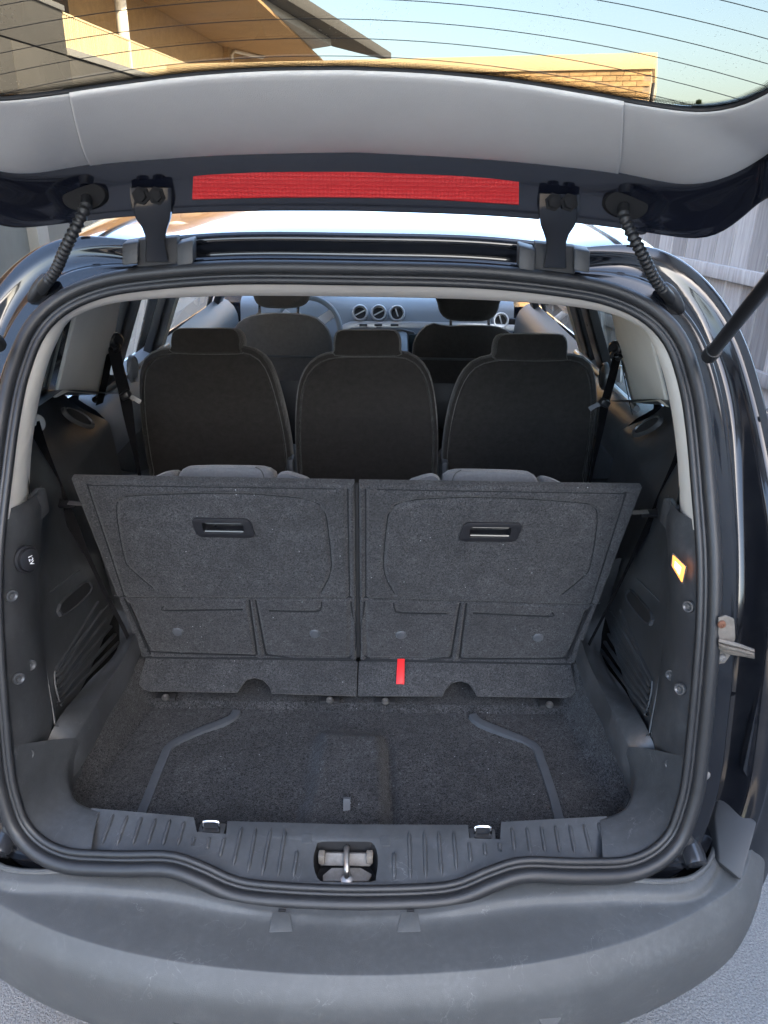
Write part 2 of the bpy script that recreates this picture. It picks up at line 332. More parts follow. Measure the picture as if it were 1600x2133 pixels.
def root(name, label, cat, loc=(0, 0, 0), group=None):
    o = bpy.data.objects.new(name, None); o.location = loc; o.empty_display_size = 0.2; col.objects.link(o)
    o['label'] = label; o['category'] = cat
    if group: o['group'] = group
    return o
def loft(rings, closed=False, caps=False):
    n = len(rings[0]); v = [p for r in rings for p in r]; f = []
    for i in range(len(rings)-1):
        for j in range(n if closed else n-1):
            k = (j+1) % n; f.append((i*n+j, i*n+k, (i+1)*n+k, (i+1)*n+j))
    if caps: f.append(tuple(range(n-1, -1, -1))); f.append(tuple(range((len(rings)-1)*n, len(rings)*n)))
    return v, f
def frames(path, up=Vector((0, 0, 1)), closed=False):
    n = len(path); T = []
    for i in range(n):
        a = path[i-1] if (i > 0 or closed) else path[i]; b = path[(i+1) % n] if (i < n-1 or closed) else path[i]
        T.append((b-a).normalized())
    N = []; prev = None
    for t in T:
        if prev is None:
            prev = up.cross(t)
            if prev.length < 1e-3: prev = Vector((1, 0, 0)).cross(t)
        prev = (prev - t*prev.dot(t)).normalized(); N.append(prev.copy())
    return T, N, [t.cross(n_) for t, n_ in zip(T, N)]
def tube(name, path, r, m, parent, n=10, closed=False, caps=True, up=Vector((0, 0, 1)), flat=1.0):
    T, N, B = frames(path, up, closed); rings = []
    for i, p in enumerate(path):
        rr = r(i/(len(path)-1)) if callable(r) else r
        rings.append([p + N[i]*(math.cos(a)*rr) + B[i]*(math.sin(a)*rr*flat) for a in [2*math.pi*k/n for k in range(n)]])
    if closed: rings.append(rings[0])
    v, f = loft(rings, True, caps and not closed)
    return obj(name, v, f, m, parent)
def ribbon(name, path, width, m, parent, across, thick=0.0025, bevel=0.0):
    """flat strap along path; across(i) is the direction of its width"""
    rings = []
    T, _, _ = frames(path)
    for i, p in enumerate(path):
        a = across(i) if callable(across) else Vector(across)
        a = (a - T[i]*a.dot(T[i])).normalized(); b = T[i].cross(a)
        wd = width(i/(len(path)-1)) if callable(width) else width
        rings.append([p+a*wd/2+b*thick/2, p-a*wd/2+b*thick/2, p-a*wd/2-b*thick/2, p+a*wd/2-b*thick/2])
    v, f = loft(rings, True, True); return obj(name, v, f, m, parent, bevel=bevel)
def box(name, c, s, m, parent=None, rot=None, bevel=0.004, seg=2):
    v = [Vector((x*s[0]/2, y*s[1]/2, z*s[2]/2)) for x in (-1, 1) for y in (-1, 1) for z in (-1, 1)]
    if rot is not None: v = [rot @ p for p in v]
    v = [p+Vector(c) for p in v]
    return obj(name, v, [(0, 1, 3, 2), (4, 6, 7, 5), (0, 4, 5, 1), (2, 3, 7, 6), (0, 2, 6, 4), (1, 5, 7, 3)], m, parent, bevel=bevel, seg=seg)
def prism(name, outline, depth, m, parent=None, holes=(), bevel=0.0, smooth=True, seg=2):
    """solid from a 3D outline pushed along vector depth, with holes"""
    polys = [[Vector(p) for p in outline]] + [[Vector(p) for p in h] for h in holes]
    tri = tessellate_polygon(polys); flat = [p for q in polys for p in q]; n = len(flat); d = Vector(depth)
    v = flat + [p+d for p in flat]
    f = [tuple(t) for t in tri] + [tuple(i+n for i in reversed(t)) for t in tri]
    s = 0
    for q in polys:
        k = len(q)
        for i in range(k): a, b = s+i, s+(i+1) % k; f.append((a, b, b+n, a+n))
        s += k
    return obj(name, v, f, m, parent, bevel=bevel, smooth=smooth, seg=seg)
def rrect(c, U, Vv, w_, h_, r, n=5, skew=0.0):
    out = []
    for cx, cy, a0 in ((1, 1, 0), (-1, 1, 90), (-1, -1, 180), (1, -1, 270)):
        for k in range(n+1):
            a = RAD(a0+90*k/n)
            u = cx*(w_/2-r)+r*math.cos(a); v_ = cy*(h_/2-r)+r*math.sin(a)
            out.append(Vector(c)+U*(u+skew*v_)+Vv*v_)
    return out
def dome(name, c, axis, r, h, m, parent, n=14, prof=None):
    """turned piece standing on c along axis; prof = [(radius factor, height factor)]"""
    ax = Vector(axis).normalized(); u = ax.orthogonal().normalized(); v_ = ax.cross(u)
    prof = prof or [(1, 0), (1, 0.35), (0.9, 0.7), (0.6, 0.95), (0.02, 1)]
    rings = [[Vector(c)+ax*(h*b)+(u*math.cos(2*math.pi*k/n)+v_*math.sin(2*math.pi*k/n))*(r*a) for k in range(n)] for a, b in prof]
    v, f = loft(rings, True, True); return obj(name, v, f, m, parent)
def cushion(name, outline, depth_dir, rings, m, parent, sub=0, squash=None):
    """closed puffy solid: outline (closed 3D loop) repeated with (inset scale, depth) rings"""
    c = sum((Vector(p) for p in outline), Vector())/len(outline); d = Vector(depth_dir).normalized()
    R = []
    for s, dep in rings: R.append([c+(Vector(p)-c)*s+d*dep for p in outline])
    v, f = loft(R, True, True); return obj(name, v, f, m, parent, sub=sub, angle=50)
def lathe_pair(fn):
    for s in (-1, 1): fn(s)

car = root('car', 'black people carrier with its tailgate raised and boot open', 'car', (0, 0, 0))

# ================================================================== THE GROUND
gv, gf = loft([[V(x, y, 0) for x in np.linspace(-120, 120, 3)] for y in np.linspace(-120, 400, 3)])
g = obj('ground', gv, gf, 'asphalt', None, smooth=False); g['kind'] = 'structure'; g['label'] = 'grey asphalt yard around the car'

# ================================================================== APERTURE AND SEAL
YAP = [(0.45, -0.16), (0.59, -0.10), (0.65, -0.07), (0.80, -0.03), (1.0, 0.02), (1.15, 0.08), (1.3, 0.17), (1.45, 0.28), (1.52, 0.34), (1.60, 0.41)]
def aperture(px, py):
    d = ray(px, py); lo, hi = 0.3, 3.0
    g_ = lambda t: (CAM+d*t).y - interp(YAP, (CAM+d*t).z) - 0.15*(CAM+d*t).x**2
    for _ in range(50):
        mid = (lo+hi)/2
        if g_(mid) > 0: hi = mid
        else: lo = mid
    return CAM + d*lo
outer = [(742, 545), (1000, 553), (1200, 577), (1310, 603), (1385, 645), (1432, 695), (1460, 765), (1475, 850), (1485, 1000), (1495, 1150), (1496, 1280), (1489, 1410), (1477, 1520), (1462, 1630), (1450, 1690), (1433, 1745), (1390, 1793), (1325, 1826), (1250, 1837), (1200, 1838), (1080, 1833), (1020, 1851), (950, 1882), (875, 1892), (724, 1894)]
inner = [(742, 598), (1000, 603), (1190, 621), (1270, 641), (1335, 675), (1383, 735), (1413, 830), (1430, 930), (1446, 1060), (1455, 1180), (1452, 1300), (1441, 1420), (1432, 1530), (1422, 1633), (1405, 1690), (1378, 1743), (1340, 1778), (1285, 1793), (1200, 1789), (1150, 1787), (1095, 1788), (1030, 1807), (965, 1831), (890, 1841), (724, 1845)]
half = []
for o_, i_ in zip(outer, inner):
    p = aperture((o_[0]+i_[0])/2, (o_[1]+i_[1])/2); half.append(p)
half[0].x = 0; half[-1].x = 0
full = half + [mir(p) for p in half[-2:0:-1]]
SEAL = spline(full, 220, True)
FR = []                                       # point, tangent, outward, rearward
for i in range(220):
    p = SEAL[i]; t = (SEAL[(i+1) % 220]-SEAL[i-1]).normalized()
    dz = (interp(YAP, p.z+0.02)-interp(YAP, p.z-0.02))/0.04
    b = Vector((0.3*p.x, -1, dz)); b = (b-t*b.dot(t)).normalized()
    FR.append((p, t, t.cross(b).normalized(), b))
if FR[0][2].z < 0: FR = [(p, t, -n, b) for p, t, n, b in FR]
def sweep_sec(sec, closed_sec=True, rng=None, scale=None):
    rings = []
    for i in (rng or range(220)):
        p, t, n, b = FR[i % 220]; k = scale(i % 220) if scale else 1.0
        rings.append([p + n*(a*k) + b*d for a, d in sec])
    if rng is None: rings.append(rings[0])
    return rings
sec = []
def arc(cx, cy, r, a0, a1, n):
    return [(cx+r*math.cos(RAD(a0+(a1-a0)*k/n)), cy+r*math.sin(RAD(a0+(a1-a0)*k/n))) for k in range(n+1)]
# two lobes: a fat outer bulb and a slim inner lip with a thin bead between
sec += arc(0.0085, 0.004, 0.0125, -60, 150, 9)
sec += arc(-0.006, 0.002, 0.0035, 40, 150, 3)
sec += arc(-0.0155, 0.002, 0.0065, 60, 250, 6)
sec += [(-0.006, -0.012), (0.008, -0.012)]
v, f = loft(sweep_sec(sec), True)
seal = obj('door_seal', v, f, 'rubber', car, angle=60)
seal['label'] = 'black rubber seal round the boot opening'

# ---- painted jamb round the seal
def jamb_w(i):
    p = FR[i][0]; z, x = p.z, abs(p.x)
    top = sstep(1.42, 1.50, z)*(1-sstep(0.36, 0.52, x))
    bot = (1-sstep(0.62, 0.74, z))*(1-sstep(0.46, 0.56, x))
    return lerp(lerp(0.152, 0.082, top), 0.035, bot)
def jamb_ext(i):                     # rear corner of the body outside the lamp flange
    p = FR[i][0]; return 0.10*(1-sstep(1.12, 1.36, p.z))*sstep(0.42, 0.52, abs(p.x))
JS = [(0.05, -0.010), (0.10, -0.014), (0.30, -0.017), (0.37, -0.013), (0.41, -0.018), (0.45, -0.046), (0.53, -0.068), (0.66, -0.068), (0.74, -0.045), (0.79, -0.020), (0.85, -0.012), (0.96, -0.008), (1.0, -0.012), (1.03, -0.030)]
rings = []
for i in range(221):
    p, t, n, b = FR[i % 220]; W = jamb_w(i % 220)
    dpt = lerp(1.0, 0.45, sstep(1.42, 1.5, p.z))
    E_ = jamb_ext(i % 220); zf = 0.5*sstep(1.10, 1.40, p.z)*sstep(0.30, 0.48, abs(p.x))
    rings.append([p + n*(0.006+a*W) + b*(lerp(d, -0.034-0.030*a*a if a > 0.42 else d, zf)*dpt) for a, d in JS] + [p + n*(0.006+1.04*W+E_*k) + b*(dd*dpt) for k, dd in ((0.15, -0.036-0.045*zf), (0.5, -0.040-0.05*zf), (1.0, -0.066-0.05*zf))])
rings[-1] = rings[0]
v, f = loft(rings)
jamb = obj('body_jamb', v, f, 'paint_jamb', car, sub=1)
jamb['label'] = 'glossy black painted jamb round the boot opening'
OUT = [r[-1] for r in rings[:-1]]            # outer edge of the jamb, 220 points

# ---- roof: from the jamb edge forward
top_idx = [i for i in range(-80, 81) if OUT[i % 220].z > 1.40]
edge = resample([OUT[i % 220] for i in top_idx], 41)
if edge[0].x > 0: edge = edge[::-1]
def roof_ring(y, rise, wfac, drop):
    out = []
    for p in edge:
        z = 1.40 + (p.z-1.40)*rise + drop
        out.append(V(p.x*wfac, y + (p.y-edge[20].y)*0.5, z))
    return out
rr_ = [edge, roof_ring(0.50, 1.10, 1.0, 0.0), roof_ring(0.7, 1.22, 1.015, 0.0), roof_ring(1.0, 1.32, 1.03, 0.0), roof_ring(1.5, 1.38, 1.04, 0.0), roof_ring(2.1, 1.30, 1.03, 0.0), roof_ring(2.7, 1.02, 1.0, 0.0), roof_ring(2.95, 0.78, 0.98, 0.0)]
v, f = loft(rr_)
roof = obj('roof_panel', v, f, 'paint', car, sub=1, solid=0.006)
EDGE_L = [r[0] for r in rr_]; EDGE_R = [r[-1] for r in rr_]
for s in (-1, 1):   # roof rails (low ditch mouldings)
    path = spline([V(s*0.50, 0.44, 1.60), V(s*0.52, 0.9, 1.655), V(s*0.53, 1.6, 1.675), V(s*0.52, 2.4, 1.635)], 20)
    tube('roof_rail', path, 0.010, 'black_plastic', roof, 8, flat=0.6)

# ---- body sides, in (y, z) on the side surface
SIDE = [(0.25, 0.80), (0.5, 0.865), (0.8, 0.885), (1.0, 0.87), (1.06, 0.85), (1.30, 0.765), (1.40, 0.715), (1.5, 0.65), (1.58, 0.58)]
def side_x(y, z):
    b = interp(SIDE, z)
    t = 1-sstep(0.02, 0.75, y); b -= 0.07*t
    t2 = sstep(3.2, 4.4, y); b -= 0.14*t2
    return b
def patch(name, m, s, ys, zlo, zhi, nz=8, inset=0.0, parent=None, solid=0.006, **k):
    rings = []
    for y in ys:
        a, b = (zlo(y) if callable(zlo) else zlo), (zhi(y) if callable(zhi) else zhi)
        rings.append([V(s*(side_x(y, lerp(a, b, j/nz))-inset), y, lerp(a, b, j/nz)) for j in range(nz+1)])
    v, f = loft(rings); return obj(name, v, f, m, parent or car, solid=solid, **k)
def belt(y): return 1.10 - 0.03*(y-1)
def arch(y):
    z = 0.28
    for wy in (1.0, 3.85):
        if abs(y-wy) < 0.36: z = max(z, 0.30+math.sqrt(0.36**2-(y-wy)**2))
    return z
# outer edge of the jamb meets the quarter panels
side_idx = [i for i in range(220) if OUT[i].x > 0 and 0.62 < OUT[i].z <= 1.42 and OUT[i].z > 0.62]
side_idx.sort(key=lambda i: OUT[i].z)
qe = [OUT[i] for i in side_idx if OUT[i].x > 0.4]
for s in (-1, 1):
    rings = []
    for t in (0, 0.2, 0.5, 1.0):
        rings.append([V(s*lerp(p.x, side_x(lerp(p.y, 0.50, t), p.z), sstep(0, 1, t)), lerp(p.y, 0.50, t), p.z) for p in resample(qe, 26)])
    v, f = loft(rings); qp = obj('quarter_panel', v, f, 'paint', car)
    patch('side_panel', 'paint', s, np.linspace(0.50, 4.3, 77), arch, belt, 8)
    # pillars and door frames between the windows
    for y0, y1 in ((0.50, 0.56), (0.70, 1.0), (1.72, 1.86), (2.92, 3.02)):
        patch('pillar', 'paint' if y0 < 0.9 else 'black_plastic', s, np.linspace(y0, y1, 4), lambda y: belt(y)+0.001, lambda y: 1.41, 5, inset=0.003)
    for y0, y1, gm in ((0.56, 0.70, 'glass_dark'), (1.0, 1.72, 'glass_clear' if s < 0 else 'glass_dark'), (1.86, 2.92, 'glass_clear')):
        patch('side_window', gm, s, np.linspace(y0, y1, 8), lambda y: belt(y)+0.002, 1.405, 5, inset=0.008, solid=0.0)
    patch('roof_side_rail', 'paint', s, np.linspace(0.50, 2.95, 20), 1.405, lambda y: 1.46, 3)
    # wheels
    for wy in (1.0, 3.85):
        ty = [(-0.11, 0.21), (-0.115, 0.29), (-0.09, 0.325), (0, 0.332), (0.09, 0.325), (0.115, 0.29), (0.11, 0.21)]
        R = [[V(s*0.70+a, wy+r*math.cos(q), 0.332+r*math.sin(q)) for q in [2*math.pi*k/32 for k in range(32)]] for a, r in ty]
        v, f = loft(R, True); wh = obj('wheel', v, f, 'tyre', car)
        R = [[V(s*(0.70+a), wy+r*math.cos(q)*(1 if k % 2 else 0.98), 0.332+r*math.sin(q)) for k, q in enumerate([2*math.pi*k/30 for k in range(30)])] for a, r in ((-0.09, 0.215), (0.085, 0.215), (0.075, 0.19), (0.06, 0.07), (0.075, 0.03))]
        v, f = loft(R, True, True); obj('rim', v, f, 'silver', wh)
# bonnet, windscreen, underfloor
W0 = [V(x*0.98, 2.97, 1.545-0.18*x*x) for x in np.linspace(-0.60, 0.60, 13)]; W1 = [V(x*1.25, 3.62-0.35*x*x, 1.04-0.05*x*x) for x in np.linspace(-0.60, 0.60, 13)]
v, f = loft([W0, W1]); obj('windscreen', v, f, 'glass_clear', car)
R = [[V(x*k, y-0.5*x*x*q, z-0.10*x*x) for x in np.linspace(-0.8, 0.8, 13)] for y, z, k, q in ((3.60, 1.03, 1.0, 0.5), (4.0, 0.97, 0.97, 0.4), (4.4, 0.86, 0.93, 0.5), (4.6, 0.68, 0.92, 0.6), (4.66, 0.45, 0.92, 0.6), (4.62, 0.25, 0.9, 0.6))]
v, f = loft(R); obj('bonnet', v, f, 'paint', car)
box('underfloor', (0, 2.2, 0.27), (1.2, 4.0, 0.06), 'black_matte', car)

# ================================================================== BUMPER
bt = [(0.0, -0.228), (0.12, -0.224), (0.25, -0.211), (0.37, -0.188), (0.48, -0.155), (0.57, -0.116), (0.64, -0.078), (0.69, -0.040), (0.735, 0.03), (0.77, 0.12), (0.80, 0.25), (0.815, 0.45), (0.82, 0.62)]
def bcurve(off, z, zs=0.0):
    P = [V(x, y, z) for x, y in bt]; P = [mir(p) for p in P[:0:-1]] + P
    S = spline(P, 81); out = []
    for i, p in enumerate(S):
        t = (S[min(i+1, 80)]-S[max(i-1, 0)]).normalized(); n = V(t.y, -t.x, 0)
        out.append(p + n*off + V(0, 0, zs*abs(i-40)/40))
    return out
# the ledge runs in under the seal: its inner edge follows the sill
def ledge_in(off, z, side=0.0):
    xs = [(-0.80, 0.62), (-0.78, 0.30), (-0.70, 0.10), (-0.64, -0.01), (-0.585, -0.055), (-0.50, -0.060)]
    a = [V(x, y+side, z) for x, y in xs]
    sill = [p for p in SEAL if p.z < 0.66 and abs(p.x) < 0.46]; sill.sort(key=lambda p: p.x)
    mid = [V(p.x, p.y+off, min(z, p.z-0.006)) for p in resample(sill, 15)]
    P = a + mid + [mir(p) for p in a[::-1]]
    return spline(P, 81)
L0 = ledge_in(0.010, 0.596); La = ledge_in(-0.026, 0.593, -0.022); Lb = ledge_in(-0.030, 0.590, -0.027); L1 = ledge_in(-0.034, 0.583, -0.031)
T0b = bcurve(0.0, 0.578)
def mixr(A, B, t, dz=0.0): return [a.lerp(b, t)+V(0, 0, dz) for a, b in zip(A, B)]
rings = [L0, La, Lb, L1, mixr(L1, T0b, 0.04, -0.001), mixr(L1, T0b, 0.12, -0.003), mixr(L1, T0b, 0.35, -0.002), mixr(L1, T0b, 0.65, 0.0), mixr(L1, T0b, 0.95, 0.001), bcurve(-0.002, 0.579), bcurve(0.0, 0.5787),
         bcurve(0.0015, 0.577), bcurve(0.004, 0.574), bcurve(0.016, 0.562), bcurve(0.025, 0.549), bcurve(0.030, 0.536), bcurve(0.0315, 0.515), bcurve(0.031, 0.48), bcurve(0.028, 0.44), bcurve(0.020, 0.40), bcurve(-0.01, 0.34), bcurve(-0.10, 0.28)]
v, f = loft(rings); bumper = obj('rear_bumper', v, f, 'bumper_plastic', car, sub=1)
bumper['label'] = 'scuffed dark grey plastic bumper with a broad flat top'
def on_ledge(px, py, z=0.582): return PZ(px, py, z)
for px, py in ((345, 1834), (1100, 1846)):       # little clip notches under the seal
    c = on_ledge(px, py, 0.586); box('clip_tab', c, (0.024, 0.012, 0.008), 'bumper_plastic', bumper, bevel=0.002)
    box('clip_slot', c+V(0, -0.008, 0.001), (0.010, 0.004, 0.004), 'steel', bumper, bevel=0.0008)
for px in (588, 855):                            # moulded ramps with a small slot above
    A = [on_ledge(px-20, 1903), on_ledge(px+16, 1903), on_ledge(px+22, 1938), on_ledge(px-28, 1940)]
    up = V(0, 0, 0.0045)
    vv = [A[0]+up, A[1]+up, A[2]-V(0, 0, 0.002), A[3]-V(0, 0, 0.002), A[0]-up, A[1]-up, A[2]-up, A[3]-up]
    obj('moulded_ramp', vv, [(0, 1, 2, 3), (4, 7, 6, 5), (0, 4, 5, 1), (1, 5, 6, 2), (2, 6, 7, 3), (3, 7, 4, 0)], 'bumper_plastic', bumper, bevel=0.002)
    box('drain_slot', on_ledge(px, 1900)+V(0, 0, 0.004), (0.012, 0.004, 0.003), 'black_matte', bumper, bevel=0.0005)
# parking sensor and small tow-eye plug on the face
def bface(px, py, grow):
    best = None
    for i in range(40):
        z = 0.36+0.22*i/40; p = PZ(px, py, z)
        y = min((abs(q.x-p.x), q.y) for q in bcurve(grow, z))[1]
        e = abs(p.y-y)
        if best is None or e < best[0]: best = (e, p)
    return best[1]
ps = bface(1145, 2110, 0.026)
dome('parking_sensor', ps+V(0, 0.002, 0), (0.25, -0.8, 0.45), 0.022, 0.004, 'bumper_plastic', bumper, 24, [(1, 0), (1, 0.6), (0.93, 1.0), (0.02, 1.0)])
ps = bface(372, 2121, 0.026)
dome('screw_hole', ps+V(0, 0.002, 0), (-0.1, -0.9, 0.4), 0.009, 0.003, 'black_matte', bumper, 14, [(1.4, 0), (1.3, 1), (0.8, 0.9), (0.6, 0.2), (0.02, 0.2)])

# ================================================================== SILL (scuff plate)
SP0 = V(0, 0.045, 0.632); SPN = V(0, -0.211, 0.977)
def SPp(px, py, h=0.0): return PP(px, py, SP0 + SPN*h, SPN)
# lip of the plate along the seal, taken from the seal itself
low = [FR[i] for i in range(220) if FR[i][0].z < 0.66 and abs(FR[i][0].x) < 0.47]
low.sort(key=lambda q: q[0].x)
lip = [p - n*0.020 for p, t, n, b in low]
lip = [V(p.x, p.y, SP0.z + (p.y-SP0.y)*0.216) for p in resample(lip, 40)]
up_edge = [(1264, 1700), (1044, 1712), (1042, 1748), (978, 1746), (975, 1718), (720, 1717), (474, 1710), (471, 1737), (410, 1733), (404, 1702), (190, 1683)]
outl = lip + [SPp(*q) for q in up_edge]
hole = []
for px, py in [(672, 1752), (765, 1752), (778, 1757), (786, 1775), (787, 1800), (783, 1825), (772, 1837), (675, 1836), (660, 1826), (653, 1800), (655, 1775), (662, 1757)]: hole.append(SPp(px, py))
hole = spline(hole, 36, True)
sill = prism('scuff_plate', outl, V(0, 0, -0.035), 'trim_sill', car, [hole], bevel=0.0025)
sill['label'] = 'ribbed dark plastic scuff plate along the boot edge'
ribs = [(207, 1690, 180, 1760), (237, 1694, 212, 1760), (266, 1697, 244, 1761), (296, 1700, 276, 1761), (325, 1703, 307, 1762), (355, 1705, 339, 1762), (385, 1709, 370, 1763), (405, 1744, 400, 1763), (437, 1744, 431, 1770), (468, 1743, 458, 1786), (504, 1720, 486, 1804), (534, 1722, 516, 1818), (565, 1723, 546, 1824), (595, 1724, 579, 1827), (620, 1770, 611, 1827),
        (1245, 1713, 1265, 1778), (1216, 1715, 1231, 1778), (1186, 1717, 1198, 1779), (1156, 1718, 1167, 1778), (1127, 1720, 1136, 1776), (1097, 1722, 1105, 1776), (1066, 1723, 1072, 1774), (1040, 1756, 1042, 1775), (1009, 1755, 1011, 1783), (977, 1753, 981, 1797), (945, 1730, 951, 1813), (913, 1729, 920, 1825), (884, 1730, 887, 1830), (852, 1730, 855, 1832), (821, 1774, 821, 1832)]
for a, b, c, d in ribs:
    p, q = SPp(a, b), SPp(c, d); ax = (q-p).normalized(); sd_ = ax.cross(SPN).normalized()
    L = (q-p).length; R = []
    for k in range(9):
        t = k/8; e = min(1, math.sin(math.pi*t)*4)
        ww = 0.0036*max(0.25, e); hh = 0.0058*(0.15+0.85*min(1, e))*(1.0 if t < 0.85 else 1.15)
        R.append([p+ax*(L*t)+sd_*(ww*math.cos(u))+SPN*(hh*max(0, math.sin(u))-0.001) for u in [math.pi*j/5 for j in range(6)]])
    v, f = loft(R, False, False); obj('rib', v, f, 'trim_sill', sill, angle=70)
for a, b in ((640, 1747), (803, 1752)):          # two faint square plugs beside the latch
    c = SPp(a, b); prism('square_plug', rrect(c+SPN*0.0002, V(1, 0, 0), V(0, 0.977, 0.211), 0.017, 0.019, 0.002, 2), SPN*0.0012, 'trim_sill', sill, bevel=0.0004)
# latch recess
c = SPp(720, 1795); Rz = [[p.lerp(c, k)+V(0, 0, -d) for p in hole] for k, d in ((0, 0.002), (0.02, 0.03), (0.06, 0.06), (0.9, 0.062))]
v, f = loft(Rz, True); rec = obj('latch_recess', v, f, 'black_matte', sill)
box('latch_bracket', SPp(720, 1772)+V(0, 0.002, -0.022), (0.088, 0.010, 0.022), 'steel_dirty', sill, Matrix.Rotation(RAD(-35), 3, 'X'), 0.003)
for sx in (-1, 1):
    box('latch_bumper', SPp(720+sx*50, 1773)+V(0, 0, -0.014), (0.012, 0.016, 0.020), 'bracket_putty', sill, None, 0.003)
prism('latch_tray', [SPp(a, b)+V(0, 0, -0.026) for a, b in ((672, 1800), (690, 1785), (752, 1785), (775, 1798), (768, 1812), (672, 1812))], V(0, 0, -0.004), 'steel_dirty', sill, bevel=0.001)
A = SPp(722, 1760)+V(0, 0, -0.006); B = SPp(722, 1806)+V(0, 0, -0.012)
tube('striker', spline([A+V(0, 0.004, -0.03), A+V(0, 0.002, -0.004), A.lerp(B, 0.3)+V(0, 0, 0.003), B+V(0, 0.004, 0.002), B+V(0, 0, -0.012)], 16), 0.0052, 'steel', sill, 10)
dome('striker_foot', B+V(0, 0, -0.018), (0, -0.3, 1), 0.012, 0.009, 'steel', sill, 6, [(1, 0), (1, 0.6), (0.5, 1.0), (0.02, 1)])
# two tie-down loops in notches
for a, b in ((440, 1722), (1006, 1733)):
    c = SPp(a, b)
    box('tie_down_pocket', c+V(0, 0.004, -0.016), (0.047, 0.026, 0.014), 'trim_sill', sill, None, 0.002)
    U = V(1, 0, 0); W_ = V(0, 0.25, 0.97).normalized()
    path = [c-U*0.013+V(0, -0.001, -0.012), c-U*0.0135+W_*0.004, c-U*0.011+W_*0.010, c+U*0.011+W_*0.010, c+U*0.0135+W_*0.004, c+U*0.013+V(0, -0.001, -0.012)]
    tube('tie_down_loop', spline(path, 20), 0.0028, 'chrome', sill, 8)
    box('tie_down_base', c+V(0, -0.003, -0.008), (0.030, 0.010, 0.006), 'black_matte', sill, None, 0.001)

# ================================================================== SIDE TRIM, each side (traced on the left, mirrored)
ZT = 1.19
def seal_inner(z0, z1, n):
    pts = [FR[i] for i in range(220) if FR[i][0].x < -0.40 and z0 <= FR[i][0].z <= z1]
    pts.sort(key=lambda q: q[0].z)
    return resample([p - n_*0.016 - b*0.002 for p, t, n_, b in pts], n)
